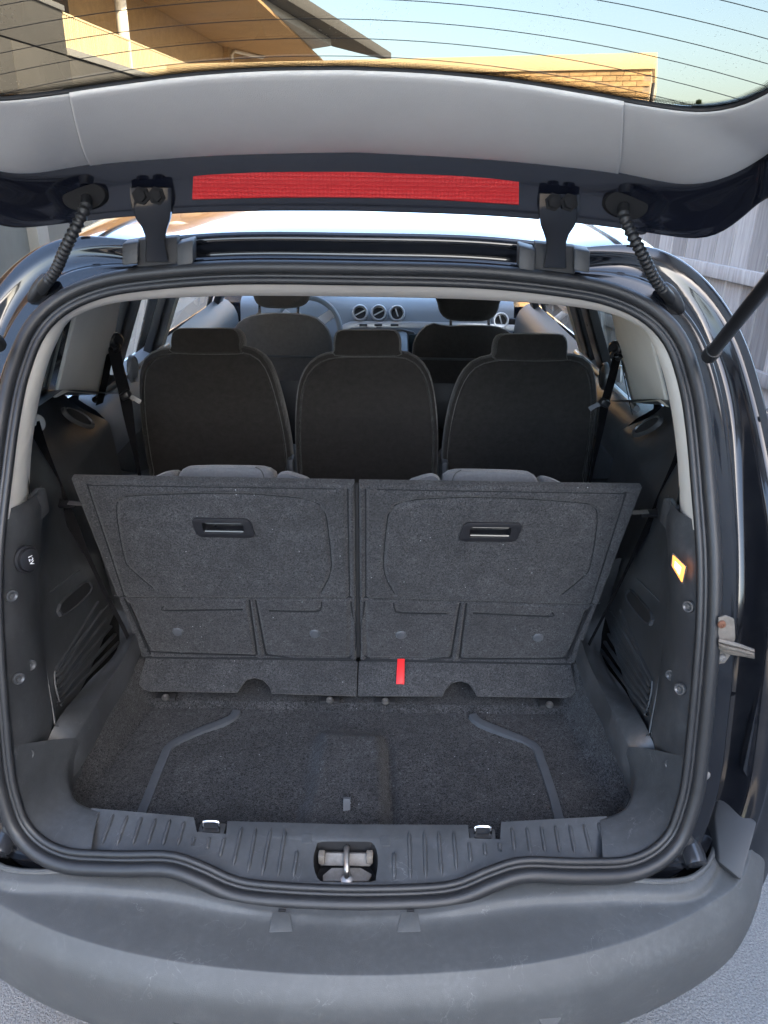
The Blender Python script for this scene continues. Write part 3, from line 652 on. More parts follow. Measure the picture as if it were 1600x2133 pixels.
# inner edge of the jamb strip
e1 = [PY(58, 1640, 0.105), PY(112, 1508, 0.165), PY(103, 1440, 0.175), PY(92, 1370, 0.185), PY(82, 1290, 0.195), PY(77, 1215, 0.21), PY(82, 1125, 0.235), PY(90, 1060, 0.26), PY(84, 1015, 0.285)]
E1 = spline(e1, 30)
for s in (-1, 1):
    M_ = (lambda ps: ps) if s < 0 else mirs
    e0 = seal_inner(0.655, ZT, 30)
    mids = [[a.lerp(b, t) + (V(0.012, -0.008, 0) * math.sin(math.pi*t)) for a, b in zip(e0, E1)] for t in (0, 0.15, 0.35, 0.6, 0.85, 1)]
    back = [p + V(-0.006, 0.02, 0) for p in E1]
    v, f = loft([M_(r) for r in mids + [back]]); strip = obj('jamb_trim', v, f, 'trim_dark', car, sub=1)
    strip['label'] = 'dark plastic jamb trim with round push pins'
    # push pins
    pins = [(22, 1240), (61, 1384), (37, 1412), (57, 1570)]
    for a, b in pins:
        best = min(((abs((CAM+ray(a, b)*((q-CAM).dot(ray(a, b))/ray(a, b).length_squared)-q).length), q) for r in mids for q in r), key=lambda t: t[0])[1]
        c = best; d = ray(a, b); q = CAM + d*((c-CAM).dot(d)/d.length_squared)
        q = V(*q) if s < 0 else mir(q)
        ax = V(-s*0.75, -0.6, 0.15).normalized()
        dome('push_pin', q+ax*0.003, ax, 0.0105, 0.005, 'trim_dark', strip, 18, [(1.0, -0.3), (1.0, 0.5), (0.92, 0.9), (0.72, 0.95), (0.45, 0.35), (0.30, 0.3), (0.28, 0.75), (0.02, 0.8)])
    # boot wall from the strip forward, then out to the belt
    rows = []
    for k in range(34):
        z = lerp(0.685, 1.07, k/33)
        j = min(range(30), key=lambda i: abs(E1[i].z-z)); a = E1[j]
        a = V(a.x-0.004, a.y+0.012, z)
        row = [a]
        for t in np.linspace(0.15, 1, 16):
            y = lerp(a.y, 0.95, t); x = -(0.568 + 0.10*(y-0.17) + 0.10*(z-0.75))
            x = min(x, lerp(a.x, x, sstep(0, 0.25, t)))
            row.append(V(x, y, z))
        rows.append(row)
    for z, dx in ((1.095, 0.014), (1.13, 0.036), (1.165, 0.056), (1.19, 0.070), (1.215, 0.080)):
        base = rows[33]
        rows.append([V(p.x-dx*sstep(0, 0.2, i/16)-0.07*max(0, p.y-0.45)*min(1, dx/0.036), p.y, 1.07+(z-1.07)*((1.236-0.30*max(0, p.y-0.67))-1.07)/(1.215-1.07)) for i, p in enumerate(base)])
    v, f = loft([M_(r) for r in rows]); wall = obj('side_trim', v, f, 'trim_dark', car, sub=1)
    def onwall(px, py, h=0.0):
        n = V(1, 0.10, 0.10).normalized(); return PP(px, py, V(-0.568, 0.17, 0.75)+n*h, n)
    S1 = (lambda p: p) if s < 0 else mir
    WN = V(1, 0.10, 0.10).normalized() if s < 0 else V(-1, 0.10, 0.10).normalized()
    # ribbed lower field
    for k in range(6):
        t = k/5
        A = onwall(lerp(122, 116, 1-t), lerp(1468, 1398, 1-t), 0.002); B = onwall(lerp(250, 205, 1-t), lerp(1338, 1255, 1-t), 0.002)
        p, q = S1(A), S1(B); ax = (q-p).normalized(); sd_ = ax.cross(WN).normalized(); R = []
        for u in np.linspace(0, 1, 5):
            R.append([p.lerp(q, u)+sd_*0.004*x_+WN*h_ for x_, h_ in ((-1, -0.004), (-0.7, 0.002), (0, 0.003), (0.7, 0.002), (1, -0.004))])
        v, f = loft(R); obj('rib', v, f, 'trim_dark', wall, angle=80)
    # raised frame line of the access panel
    fr = [onwall(a, b, 0.001) for a, b in ((78, 1265), (92, 1370), (108, 1480), (118, 1512), (165, 1530))] if False else None
    for pl in ([(77, 1268), (84, 1320), (97, 1400), (112, 1490), (120, 1512), (166, 1529)], [(78, 1262), (84, 1250), (120, 1222), (166, 1188)], [(128, 1470), (118, 1440), (114, 1405), (124, 1388), (200, 1290), (236, 1250)]):
        P = [S1(onwall(a_, b_, 0.0015)) for a_, b_ in pl]; tube('panel_edge', spline(P, 10*len(P)), 0.0018, 'trim_edge', wall, 6)
    # recessed grip: a dished pocket with a rim
    gp = [onwall(a, b, 0.003) for a, b in ((127, 1258), (134, 1280), (188, 1232), (186, 1214), (176, 1214))]
    gp = spline([S1(p) for p in gp], 24, True); gc = sum(gp, Vector())/24
    R = [[gc+(p-gc)*k+WN*h for p in gp] for k, h in ((1.10, -0.003), (1.06, 0.003), (1.0, 0.0025), (0.93, 0.0005), (0.80, -0.0005))]
    v, f = loft(R, True, False); obj('grip_rim', v, f, 'trim_sill', wall)
    R = [[gc+(p-gc)*k+WN*h for p in gp] for k, h in ((0.95, 0.0008), (0.4, 0.0012), (0.02, 0.0012))]
    v, f = loft(R, True); obj('grip_pocket', v, f, 'black_matte', wall)
    # sloping ledge at the foot of the wall
    LI = spline([PY(112, 1590, 0.12), PY(162, 1534, 0.170), PY(215, 1440, 0.29), PY(270, 1345, 0.42), V(-0.49, 0.62, 0.80)], 24)
    LO = spline([PY(60, 1640, 0.105)+V(0, 0.01, 0), onwall(117, 1505), onwall(180, 1424), onwall(250, 1330), V(-0.62, 0.62, 0.86)], 24)
    dn = [p+V(0.0, 0.0, -0.07) for p in LI]
    v, f = loft([M_(r) for r in (LO, [a.lerp(b, 0.5)+V(0, 0, 0.006) for a, b in zip(LO, LI)], [a.lerp(b, 0.93)+V(0, 0, 0.002) for a, b in zip(LO, LI)], LI, dn)])
    obj('wall_ledge', v, f, 'trim_dark', wall, angle=50)
    # corner moulding between sill and jamb strip
    well = spline([PY(162, 1534, 0.170)+V(0.002, -0.004, 0), PZ(145, 1590, 0.655), PZ(146, 1630, 0.640), PZ(160, 1665, 0.634), PZ(206, 1686, 0.630)], 24)
    # walk from the jamb strip down round the corner to the plate
    cs = [FR[i] for i in range(220) if FR[i][0].x < -0.425 and FR[i][0].z < 0.80]
    if cs[0][0].z < cs[-1][0].z: cs = cs[::-1]
    sealc = resample([p - n_*0.017 - b*0.001 for p, t, n_, b in cs], 24)
    sealc = [p for p in sealc]
    R = [[a.lerp(b, t)+V(0, 0, 0.004*math.sin(math.pi*t)) for a, b in zip(sealc, well)] for t in (0, 0.12, 0.35, 0.65, 0.9, 1.0)] + [[p+V(-0.004, 0.006, -0.03) for p in well], [p+V(-0.012, 0.012, -0.11) for p in well]]
    v, f = loft([M_(r) for r in R]); obj('corner_moulding', v, f, 'trim_sill', car, sub=1)
    # light pillar trim beside the opening
    pin = [PY(53, 1027, 0.29), PY(59, 923, 0.31), PY(73, 833, 0.335), PY(93, 752, 0.36), PY(112, 707, 0.38), PY(131, 670, 0.40), PY(160, 645, 0.42)]
    pin = [p+V(0.007, 0, -0.002) for p in spline(pin, 30)]
    so_ = [p+V(0.003, -0.003, 0) for p in seal_inner(1.155, 1.475, 30)]
    R = [[a.lerp(b, t)+V(0.010*math.sin(math.pi*t), 0, 0) for a, b in zip(so_, pin)] for t in (0, 0.2, 0.5, 0.8, 1)] + [[p+V(-0.010, 0.004, 0) for p in pin], [p+V(-0.07, 0.03, 0) for p in pin]]
    v, f = loft([M_(r) for r in R]); pil = obj('pillar_trim', v, f, 'trim_light', car, sub=1)
    pil['label'] = 'pale grey pillar trim beside the boot opening'
    # latch receiver block at the head of the strip
    c = S1(PY(80, 1050, 0.265)); box('cover_socket', c, (0.020, 0.045, 0.05), 'trim_dark', strip, None, 0.006)
    box('socket_step', S1(PY(76, 1072, 0.25)), (0.016, 0.03, 0.020), 'trim_dark', strip, None, 0.004)
    # side wall plane further forward: rear quarter window frame, broad pillar trim, door
    sp = V(-0.70, 0, 1.2); sn = V(1, 0, -0.42)
    def SLp(y, z, h=0.0): return V(-(0.70-0.42*(z-1.2))+h, y, z) if s < 0 else V(0.70-0.42*(z-1.2)-h, y, z)
    o_ = [SLp(0.665, 1.215), SLp(0.66, 1.30), SLp(0.655, 1.37), SLp(0.645, 1.50), SLp(0.93, 1.50), SLp(0.965, 1.378), SLp(1.01, 1.27), SLp(1.025, 1.122), SLp(0.86, 1.172), SLp(0.74, 1.208)]
    bp_ = prism('pillar_panel', o_, V(0.012 if s < 0 else -0.012, 0, 0), 'trim_light', car, bevel=0.006)
    fr = [SLp(0.47, 1.22, -0.02), SLp(0.47, 1.50, -0.02), SLp(0.66, 1.50, -0.02), SLp(0.672, 1.22, -0.02)]
    ih = [SLp(0.495, 1.25, -0.02), SLp(0.495, 1.46, -0.02), SLp(0.640, 1.46, -0.02), SLp(0.650, 1.245, -0.02)]
    prism('window_surround', fr, V(-s*0.008, 0, 0), 'black_plastic', car, [ih], bevel=0.002)
    # belt-level pocket in the shoulder (finger hole)
    c = PP(160, 868, V(-0.665, 0.80, 1.125), V(1, 0, 0.9)); c = S1(c)
    n_ = V(-s*0.75, -0.10, 0.65).normalized(); u_ = V(-s*0.35, 0.75, -0.55).normalized(); w_ = n_.cross(u_).normalized()
    ol = [c+u_*(0.052*math.cos(a))*(1.0 if math.cos(a) > 0 else 0.75)+w_*(0.020*math.sin(a)) for a in [2*math.pi*k/24 for k in range(24)]]
    R = [[c+(p-c)*k+n_*h for p in ol] for k, h in ((1.22, -0.004), (1.12, 0.005), (0.98, 0.006), (0.88, 0.001), (0.8, -0.004))]
    v, f = loft(R, True); obj('shoulder_pocket', v, f, 'trim_dark', wall)
    R = [[c+(p-c)*k+n_*h for p in ol] for k, h in ((0.95, 0.0025), (0.02, 0.0005))]
    v, f = loft(R, True); obj('pocket_floor', v, f, 'black_matte', wall)
    # exterior side of the shoulder: fills between wall and glass
    R = [[V(s*0.665, y, 1.234-0.30*max(0, y-0.67)), V(s*0.80, y, 1.225-0.30*max(0, y-0.67))] for y in np.linspace(0.44, 1.06, 12)]
    v, f = loft(R); obj('window_shelf', v, f, 'trim_dark', wall)

# 12 volt socket on the left strip, lamp on the right strip
sk = PY(56, 1165, 0.15); ax = V(0.88, -0.45, 0.12).normalized()
strips = [o for o in bpy.data.objects if o.name.startswith('jamb_trim')]
so12 = dome('power_socket', sk, ax, 0.020, 0.010, 'black_plastic', strips[0], 24, [(1.2, -0.4), (1.2, 0.15), (1.02, 0.3), (0.98, 0.1), (0.95, 0.9), (0.85, 1.0), (0.02, 1.0)])
cu = bpy.data.curves.new('socket_text', 'FONT'); cu.body = '12V'; cu.size = 0.0115; cu.align_x = 'CENTER'; cu.align_y = 'CENTER'; cu.extrude = 0.0002
to = bpy.data.objects.new('tmp_text', cu); col.objects.link(to)
dg = bpy.context.evaluated_depsgraph_get(); tm = bpy.data.meshes.new_from_object(to.evaluated_get(dg)); bpy.data.objects.remove(to)
up_ = V(0, 0, 1); xx = -(up_ - ax*up_.dot(ax)).normalized(); yy = ax.cross(xx)
for q in tm.vertices: q.co = sk + ax*0.0105 + xx*q.co.x + yy*q.co.y + ax*q.co.z
link('socket_lettering', tm, 'white_print', strips[0], smooth=False)
lc = PY(1417, 1183, 0.135); ln = V(-0.86, -0.5, 0.1).normalized()
lu = V(0, 0, 1) - ln*ln.z; lu.normalize(); lw = ln.cross(lu)
qd = [PP(a, b, lc, ln) for a, b in ((1404, 1155), (1430, 1180), (1423, 1213), (1402, 1178))]
lens = prism('courtesy_lamp', qd, ln*0.004, 'lamp_lens', strips[1], bevel=0.0012)
lens['label'] = 'lit amber courtesy lamp in the jamb trim'
cc = sum(qd, Vector())/4
prism('lamp_bulb', [cc+(p-cc)*0.55+ln*0.0035 for p in qd], ln*0.0012, 'lamp_core', strips[1], bevel=0.0005)

# ---- headliner: rear edge rolled over the opening, then forward
hi = [(131, 668), (160, 648), (200, 636), (260, 626), (400, 619), (560, 617), (742, 619)]
hl = [PY(a, b, lerp(0.40, 0.43, k/6)) for k, (a, b) in enumerate(hi)]; hl[-1].x = 0
HI = spline(hl + [mir(p) for p in hl[-2::-1]], 61)
topc = [FR[i % 220] for i in range(-60, 61) if FR[i % 220][0].z > 1.40]
topc.sort(key=lambda q: q[0].x)
HS = resample([p - n*0.017 - b*0.002 for p, t, n, b in topc], 61)
R = [[a.lerp(b, t)+V(0, 0, -0.006*math.sin(math.pi*t)) for a, b in zip(HS, HI)] for t in (0, 0.25, 0.5, 0.8, 1)]
R += [[p+V(0, 0.012, 0.004) for p in HI], [p+V(0, 0.05, 0.03) for p in HI]]
for y, dz in ((0.8, 0.075), (1.4, 0.10), (2.2, 0.085), (2.9, 0.02)):
    R.append([V(p.x*1.08, y, p.z+dz*(1-0.4*abs(p.x))) for p in HI])
v, f = loft(R); obj('headliner', v, f, 'headliner', car, sub=1)['label'] = 'pale beige roof lining rolled over the boot opening'

# ================================================================== BOOT FLOOR
FZ = 0.552
def seg_dist(X, Y, pts):
    D = np.full(X.shape, 9.0)
    for (x0, y0), (x1, y1) in zip(pts[:-1], pts[1:]):
        dx, dy = x1-x0, y1-y0; L2 = dx*dx+dy*dy+1e-12
        t = np.clip(((X-x0)*dx+(Y-y0)*dy)/L2, 0, 1)
        D = np.minimum(D, np.hypot(X-(x0+t*dx), Y-(y0+t*dy)))
    return D
def ss(a, b, x):
    t = np.clip((x-a)/(b-a), 0, 1); return t*t*(3-2*t)
nx, ny = 230, 110
xs = np.linspace(-0.575, 0.575, nx); ys = np.linspace(0.035, 0.60, ny)
X, Y = np.meshgrid(xs, ys)
xw = np.interp(Y, [0.03, 0.10, 0.14, 0.17, 0.30, 0.45, 0.6], [0.50, 0.548, 0.552, 0.542, 0.522, 0.502, 0.495])
X = X/0.575*(xw+0.006)
Z = np.full(X.shape, FZ)
Z += (0.05+0.075*ss(0.16, 0.30, Y))*ss(-0.035, 0.02, np.abs(X)-xw)                       # rising sides
hl_ = lambda px, py: tuple(PZ(px, py, FZ+0.012)[:2])
Lh = [hl_(682, 1490), hl_(676, 1560), hl_(664, 1640), hl_(648, 1690)]; Rh = [hl_(793, 1488), hl_(796, 1560), hl_(800, 1640), hl_(802, 1690)]
lx = np.interp(-Y, [-p[1] for p in Lh], [p[0] for p in Lh]); rx = np.interp(-Y, [-p[1] for p in Rh], [p[0] for p in Rh])
hump = ss(-0.034, 0.008, X-lx)*ss(-0.022, 0.016, rx-X)
Z += 0.030*hump*(1-ss(0.30, 0.36, Y))
Z -= 0.016*np.exp(-((X-rx-0.012)/0.012)**2)*(1-ss(0.30, 0.36, Y))
yb = PZ(742, 1478, FZ)[1]
Z += 0.016*ss(yb-0.006, yb+0.006, Y)                           # step up towards the seat foot
Z += 0.0045*ss(0.30, 0.36, np.abs(X))*(1-ss(yb-0.03, yb, Y))
rng = np.random.default_rng(3)
for k in range(26):                                            # slack undulation of the carpet
    fx, fy, ph = rng.uniform(-40, 40), rng.uniform(-40, 40), rng.uniform(0, 6.28); Z += 0.00035*np.sin(fx*X+fy*Y+ph)
Z += rng.normal(0, 0.0006, Z.shape)
rings = [[V(X[i, j], Y[i, j], Z[i, j]) for j in range(nx)] for i in range(ny)]
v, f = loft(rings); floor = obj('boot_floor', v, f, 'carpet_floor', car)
floor['label'] = 'charcoal carpet lining the boot floor'
fl = lambda px, py, h=0.004: PZ(px, py, FZ+h)
for s in (0, 1):      # flat plastic strips bordering the hatch in the floor
    pts = [(493, 1480), (478, 1497), (420, 1520), (358, 1550), (338, 1585), (312, 1650), (292, 1700)] if s == 0 else [(985, 1488), (1000, 1503), (1060, 1528), (1112, 1552), (1128, 1585), (1150, 1650), (1166, 1710)]
    P = spline([fl(a, b, 0.008) for a, b in pts], 40)
    w0 = 0.018
    R = []
    T, _, _ = frames(P)
    for i, p in enumerate(P):
        n = V(-T[i].y, T[i].x, 0).normalized(); wd = 0.0105
        R.append([p-n*wd+V(0, 0, -0.010), p-n*wd*0.85+V(0, 0, 0.001), p+V(0, 0, 0.0025), p+n*wd*0.85+V(0, 0, 0.001), p+n*wd+V(0, 0, -0.010)])
    v, f = loft(R); obj('edge_strip', v, f, 'grey_plastic', floor, angle=50)
p0 = fl(722, 1705, 0.016)
ribbon('pull_strap', spline([p0+V(0, -0.004, -0.02), p0+V(0, 0.0, 0.004), p0+V(0, 0.010, 0.022), p0+V(0, 0.016, 0.034), p0+V(0, 0.022, 0.030)], 16), 0.0135, 'grey_plastic', floor, (1, 0, 0), 0.002)
for a, b in ((345, 1452), (687, 1458), (803, 1460), (1145, 1467)):
    c = PZ(a, b, FZ+0.034)
    box('seat_foot', c+V(0, 0.012, -0.006), (0.044, 0.03, 0.008), 'black_matte', floor, None, 0.002)
    dome('foot_bolt', c+V(0, 0, -0.002), (0, -0.35, 1), 0.0085, 0.006, 'steel', floor, 12, [(1, 0), (1, 0.5), (0.8, 1), (0.35, 1), (0.3, 0.6), (0.02, 0.6)])

# ================================================================== THIRD ROW SEATS
BO = V(0, 0.47, 0.655); BT = V(0, 0.375, 1.13)
BV = (BT-BO).normalized(); BU = V(1, 0, 0); BN = BU.cross(BV); BN = BN if BN.y < 0 else -BN
def bd(px, py, h=0.0):
    p = PP(px, py, BO+BN*h, BN) - BO; return (p.dot(BU), p.dot(BV))
def bw(u, v_, h=0.0): return BO + BU*u + BV*v_ + BN*h
corners = [bd(146, 1001), bd(735, 1011), bd(742, 1380), bd(293, 1373)]     # left board: TL TR BR BL
corners[1] = (-0.0045, corners[1][1]); corners[2] = (-0.0045, corners[2][1])
G = [  # grooves: (polyline in the photograph, depth, half width)
    ([(180, 1012), (700, 1020)], 0.0012, 0.003),
    ([(180, 1012), (258, 1246)], 0.0022, 0.004), ([(258, 1252), (312, 1366)], 0.0024, 0.004),
    ([(724, 1022), (728, 1246)], 0.0025, 0.004),
    ([(318, 1228), (290, 1205), (262, 1178), (250, 1130), (242, 1075), (243, 1050), (262, 1037), (400, 1031), (520, 1032), (620, 1040), (662, 1052), (678, 1075), (686, 1130), (690, 1180), (684, 1208), (668, 1237)], 0.0022, 0.0035),
    ([(236, 1248), (737, 1250)], 0.0045, 0.003),
    ([(268, 1262), (300, 1345), (318, 1362), (532, 1370)], 0.0025, 0.004), ([(518, 1256), (534, 1368)], 0.0035, 0.0035), ([(531, 1256), (552, 1368)], 0.0035, 0.0035),
    ([(552, 1369), (728, 1374), (731, 1258)], 0.0025, 0.004),
    ([(340, 1266), (350, 1274), (505, 1272)], 0.0012, 0.0025), ([(560, 1275), (655, 1276), (668, 1268), (670, 1256)], 0.0012, 0.0025)]
Guv = [([bd(*q) for q in pl], dp, hw) for pl, dp, hw in G]
hc = bd(466, 1098); HW, HH = 0.086, 0.030                        # handle opening
def board(side):
    na, nb = 190, 160
    A, B_ = np.meshgrid(np.linspace(0, 1, na), np.linspace(0, 1, nb))
    c = np.array(corners)
    Uc = (1-B_)*((1-A)*c[0, 0]+A*c[1, 0]) + B_*((1-A)*c[3, 0]+A*c[2, 0]); Vc = (1-B_)*((1-A)*c[0, 1]+A*c[1, 1]) + B_*((1-A)*c[3, 1]+A*c[2, 1])
    H = np.zeros(Uc.shape)
    for pl, dp, hw in Guv:
        D = seg_dist(Uc, Vc, pl); H -= 2.6*dp*np.exp(-(D/(1.25*hw))**2)
    low_ = ss(0, 0.006, bd(480, 1249)[1]-Vc); H -= 0.003*low_
    W = c[1, 0]-c[0, 0]; Hh = c[0, 1]-c[2, 1]
    de = np.minimum(np.minimum(A, 1-A)*W, np.minimum(B_, 1-B_)*Hh); H -= 0.008*(1-np.sqrt(np.clip(1-(1-np.clip(de/0.009, 0, 1))**2, 0, 1)))
    rg = np.random.default_rng(5+side)
    H += rg.normal(0, 0.00035, H.shape)
    if side > 0: Uc = -Uc
    vs = [bw(Uc[i, j], Vc[i, j], H[i, j]) for i in range(nb) for j in range(na)]
    hu = hc[0]*(1 if side < 0 else -1)
    fs = []
    for i in range(nb-1):
        for j in range(na-1):
            u, vv = (Uc[i, j]+Uc[i+1, j+1])/2, (Vc[i, j]+Vc[i+1, j+1])/2
            if abs(u-hu) < HW/2+0.004 and abs(vv-hc[1]) < HH/2+0.004: continue
            fs.append((i*na+j, i*na+j+1, (i+1)*na+j+1, (i+1)*na+j))
    loop = [(0, j) for j in range(na)] + [(i, na-1) for i in range(1, nb)] + [(nb-1, j) for j in range(na-2, -1, -1)] + [(i, 0) for i in range(nb-2, 0, -1)]
    base = len(vs); n = len(loop)
    for i, j in loop: vs.append(bw(Uc[i, j], Vc[i, j], -0.022))
    for k in range(n):
        a, b = loop[k], loop[(k+1) % n]
        fs.append((a[0]*na+a[1], b[0]*na+b[1], base+(k+1) % n, base+k))
    fs.append(tuple(base+k for k in range(n)))
    return vs, fs
for side in (-1, 1):
    vs, fs = board(side)
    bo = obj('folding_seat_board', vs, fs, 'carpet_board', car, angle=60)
    bo['label'] = 'charcoal carpeted back of a third row seat' + (' with a red pull tab below' if side > 0 else '')
    S1 = (lambda p: p) if side < 0 else mir
    hu, hv = hc[0]*(1 if side < 0 else -1), hc[1]
    # handle: bezel, tub, bar
    oc = rrect(bw(hu, hv, 0.0), BU, BV, 0.118, 0.046, 0.012, 6, 0.22*side); icut = rrect(bw(hu, hv, 0.0), BU, BV, HW-0.004, HH-0.005, 0.004, 4, 0.08*side)
    prism('handle_bezel', [p-BN*0.003 for p in oc], BN*0.0075, 'black_plastic', bo, [[p-BN*0.003 for p in icut]], bevel=0.0025, seg=3)
    R = [[bw(hu, hv)+(p-bw(hu, hv))*k+BN*h for p in icut] for k, h in ((1.02, 0.002), (1.0, -0.010), (0.97, -0.026), (0.02, -0.026))]
    v, f = loft(R, True); obj('handle_tub', v, f, 'black_plastic', bo)
    for dv, dh in ((0.0, -0.014), (-0.0118, -0.002)):
        tube('handle_bar', [bw(hu-(HW/2-0.004), hv+dv, dh), bw(hu, hv+dv, dh), bw(hu+(HW/2-0.004), hv+dv, dh)], 0.0036, 'gloss_black', bo, 10)
    for px, py in ((370, 1318), (656, 1322)):
        u, vv = bd(px, py); dome('board_pin', bw(u*(1 if side < 0 else -1), vv, -0.004), BN, 0.0105, 0.005, 'grey_plastic', bo, 20, [(1.3, -0.2), (1.25, 0.1), (1, 0.5), (0.95, 0.9), (0.8, 1.0), (0.02, 1.05)])
    # dark tubes in the grooves: compressed felt plus painted-in crease shade
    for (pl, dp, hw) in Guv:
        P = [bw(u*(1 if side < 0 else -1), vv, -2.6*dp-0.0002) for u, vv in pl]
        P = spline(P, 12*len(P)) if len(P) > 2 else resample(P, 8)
        tube('pressed_crease_shade', P, 0.0013+0.25*dp, 'felt_crease_shade', bo, 6)
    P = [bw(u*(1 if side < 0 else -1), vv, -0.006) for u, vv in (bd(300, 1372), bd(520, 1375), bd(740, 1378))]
    tube('fold_shadow', P, 0.004, 'felt_crease_shade', bo, 6)  # dark tube painting in the shadow along the fold
    # lower flap with the half-round notch
    def fp(px, py):
        a = BO + BN*0.001 + V(0, 0, 0.0); b = V(0, 0.395, 0.602); n = (b-a).cross(V(1, 0, 0)).normalized(); return PP(px, py, a, n)
    o_ = [(742, 1377), (742, 1449), (566, 1444), (561, 1430), (548, 1416), (530, 1411), (513, 1416), (502, 1430), (494, 1442), (310, 1439), (297, 1434), (289, 1424), (292, 1412), (303, 1371)]
    O = [fp(*q) for q in o_]; O[0].x = O[1].x = -0.0015
    fn = (V(0, 0.395, 0.602)-BO).cross(V(1, 0, 0)).normalized(); fn = fn if fn.y < 0 else -fn
    prism('board_flap', [S1(p) for p in O], fn*-0.007, 'carpet_board', bo, bevel=0.002)
    # upholstery that shows over the top edge
    def up(px, py, Y_): return S1(PY(px, py, Y_))
    yb_ = 0.47
    for name, q in (('seat_back_cushion', [(372, 1060), (370, 992), (378, 977), (395, 970), (470, 969), (540, 971), (558, 977), (570, 992), (572, 1060)]),
                    ('side_bolster', [(300, 1060), (305, 1004), (325, 990), (350, 980), (360, 984), (366, 1000), (368, 1060)]),
                    ('side_bolster', [(576, 1060), (574, 1000), (580, 986), (592, 982), (620, 990), (642, 1004), (650, 1060)])):
        ol = spline([up(a, b, yb_) for a, b in q], 40, True)
        cushion(name, ol, (0, 1, -0.36), [(0.72, -0.006), (0.90, -0.003), (0.985, 0.006), (1.0, 0.03), (0.99, 0.07), (0.9, 0.10), (0.5, 0.11)], 'fabric_grey', bo)
    sp_ = [up(a, b, yb_-0.0035) for a, b in ((551, 1004), (549, 990), (543, 979), (532, 973))]
    tube('stitching', spline(sp_, 14), 0.0012, 'stitch', bo, 6)
    # lower cushion so the seat stands on something
    cx_ = side*0.27
    box('seat_cushion', (cx_, 0.80, 0.68), (0.46, 0.42, 0.14), 'fabric_grey', bo, None, 0.04, 4)
    box('seat_frame', (cx_, 0.62, 0.60), (0.44, 0.20, 0.06), 'black_matte', bo, None, 0.01)
# centre gap seal strip between the boards
tube('gap_strip', [bw(0, corners[1][1]-0.004, -0.012), bw(0, 0.2, -0.010), bw(0, 0.01, -0.010)], 0.0042, 'black_matte', car, 8)
# red tab
t0 = PP(835, 1376, BO+BN*0.003, BN); n_ = V(0, -0.60, 0.80).normalized()
tabp = [fp(828, 1374), fp(843, 1374), fp(842, 1426), fp(825, 1426)]
boards = [o for o in bpy.data.objects if o.name.startswith('folding_seat_board')]
prism('pull_tab', [p+fn*0.006 for p in tabp], fn*-0.005, 'red_tab', boards[1], bevel=0.0006)['label'] = 'red fabric pull tab'

# ================================================================== SECOND ROW SEATS
S2P = V(0, 1.21, 1.22); S2D = V(0, 0.11, -0.47).normalized(); S2N = S2D.cross(V(1, 0, 0)).normalized(); S2N = S2N if S2N.y < 0 else -S2N
def s2(px, py, h=0.0): return PP(px, py, S2P+S2N*h, S2N)
SEATS2 = [
    ([(330, 1060), (308, 985), (296, 920), (288, 850), (286, 790), (292, 755), (308, 735), (335, 724), (420, 719), (500, 719), (535, 729), (558, 752), (577, 800), (596, 875), (607, 945), (606, 985), (585, 1060)],
     [(354, 722), (355, 700), (361, 687), (378, 683), (430, 683), (480, 683), (496, 688), (504, 706), (503, 724)]),
    ([(632, 1060), (617, 985), (613, 920), (614, 850), (620, 800), (635, 764), (662, 740), (700, 731), (770, 729), (840, 731), (868, 741), (893, 770), (907, 820), (914, 895), (912, 980), (900, 1060)],
     [(694, 728), (696, 700), (702, 689), (720, 686), (765, 686), (815, 686), (829, 691), (836, 706), (836, 728)]),
    ([(938, 1060), (922, 985), (924, 920), (936, 850), (952, 800), (970, 768), (995, 747), (1040, 737), (1120, 734), (1200, 737), (1226, 747), (1241, 772), (1247, 830), (1241, 905), (1227, 990), (1205, 1060)],
     [(1029, 736), (1033, 708), (1042, 697), (1060, 694), (1110, 694), (1162, 695), (1177, 699), (1184, 714), (1183, 738)])]
names2 = ['beside the left door', 'in the middle', 'beside the right door']
for (o_, h_), nm in zip(SEATS2, names2):
    ol = spline([s2(a, b) for a, b in o_], 64, True)
    c = cushion('second_row_seat', ol, (0, 1, -0.20), [(0.02, 0.006), (0.60, 0.004), (0.84, 0.003), (0.905, 0.002), (0.925, 0.008), (0.94, 0.001), (0.975, 0.004), (0.995, 0.016), (1.0, 0.04), (0.985, 0.09), (0.90, 0.13), (0.5, 0.14)], 'fabric_dark', car)
    c['label'] = 'dark fabric second row seat ' + nm
    hp = [s2(a, b, 0.0) for a, b in h_]; hp = spline(hp + [hp[-1]+V(-0.01, 0, -0.02), hp[0]+V(0.01, 0, -0.02)], 40, True)
    cushion('headrest', hp, (0, 1, -0.20), [(0.02, -0.012), (0.70, -0.012), (0.93, -0.008), (1.0, 0.012), (1.0, 0.06), (0.95, 0.10), (0.6, 0.115)], 'fabric_dark', c)
    bc = sum(ol, Vector())/64
    box('seat_cushion', (bc.x, 1.62, 0.62), (0.44, 0.52, 0.16), 'fabric_dark', c, None, 0.04, 4)
    box('seat_frame', (bc.x, 1.50, 0.44), (0.40, 0.60, 0.22), 'black_matte', c, None, 0.01)
for sx in (-1, 1):   # exposed hinge covers between the backs
    box('hinge_cover', (sx*0.245, 1.30, 0.80), (0.02, 0.06, 0.10), 'grey_plastic', car, None, 0.006)

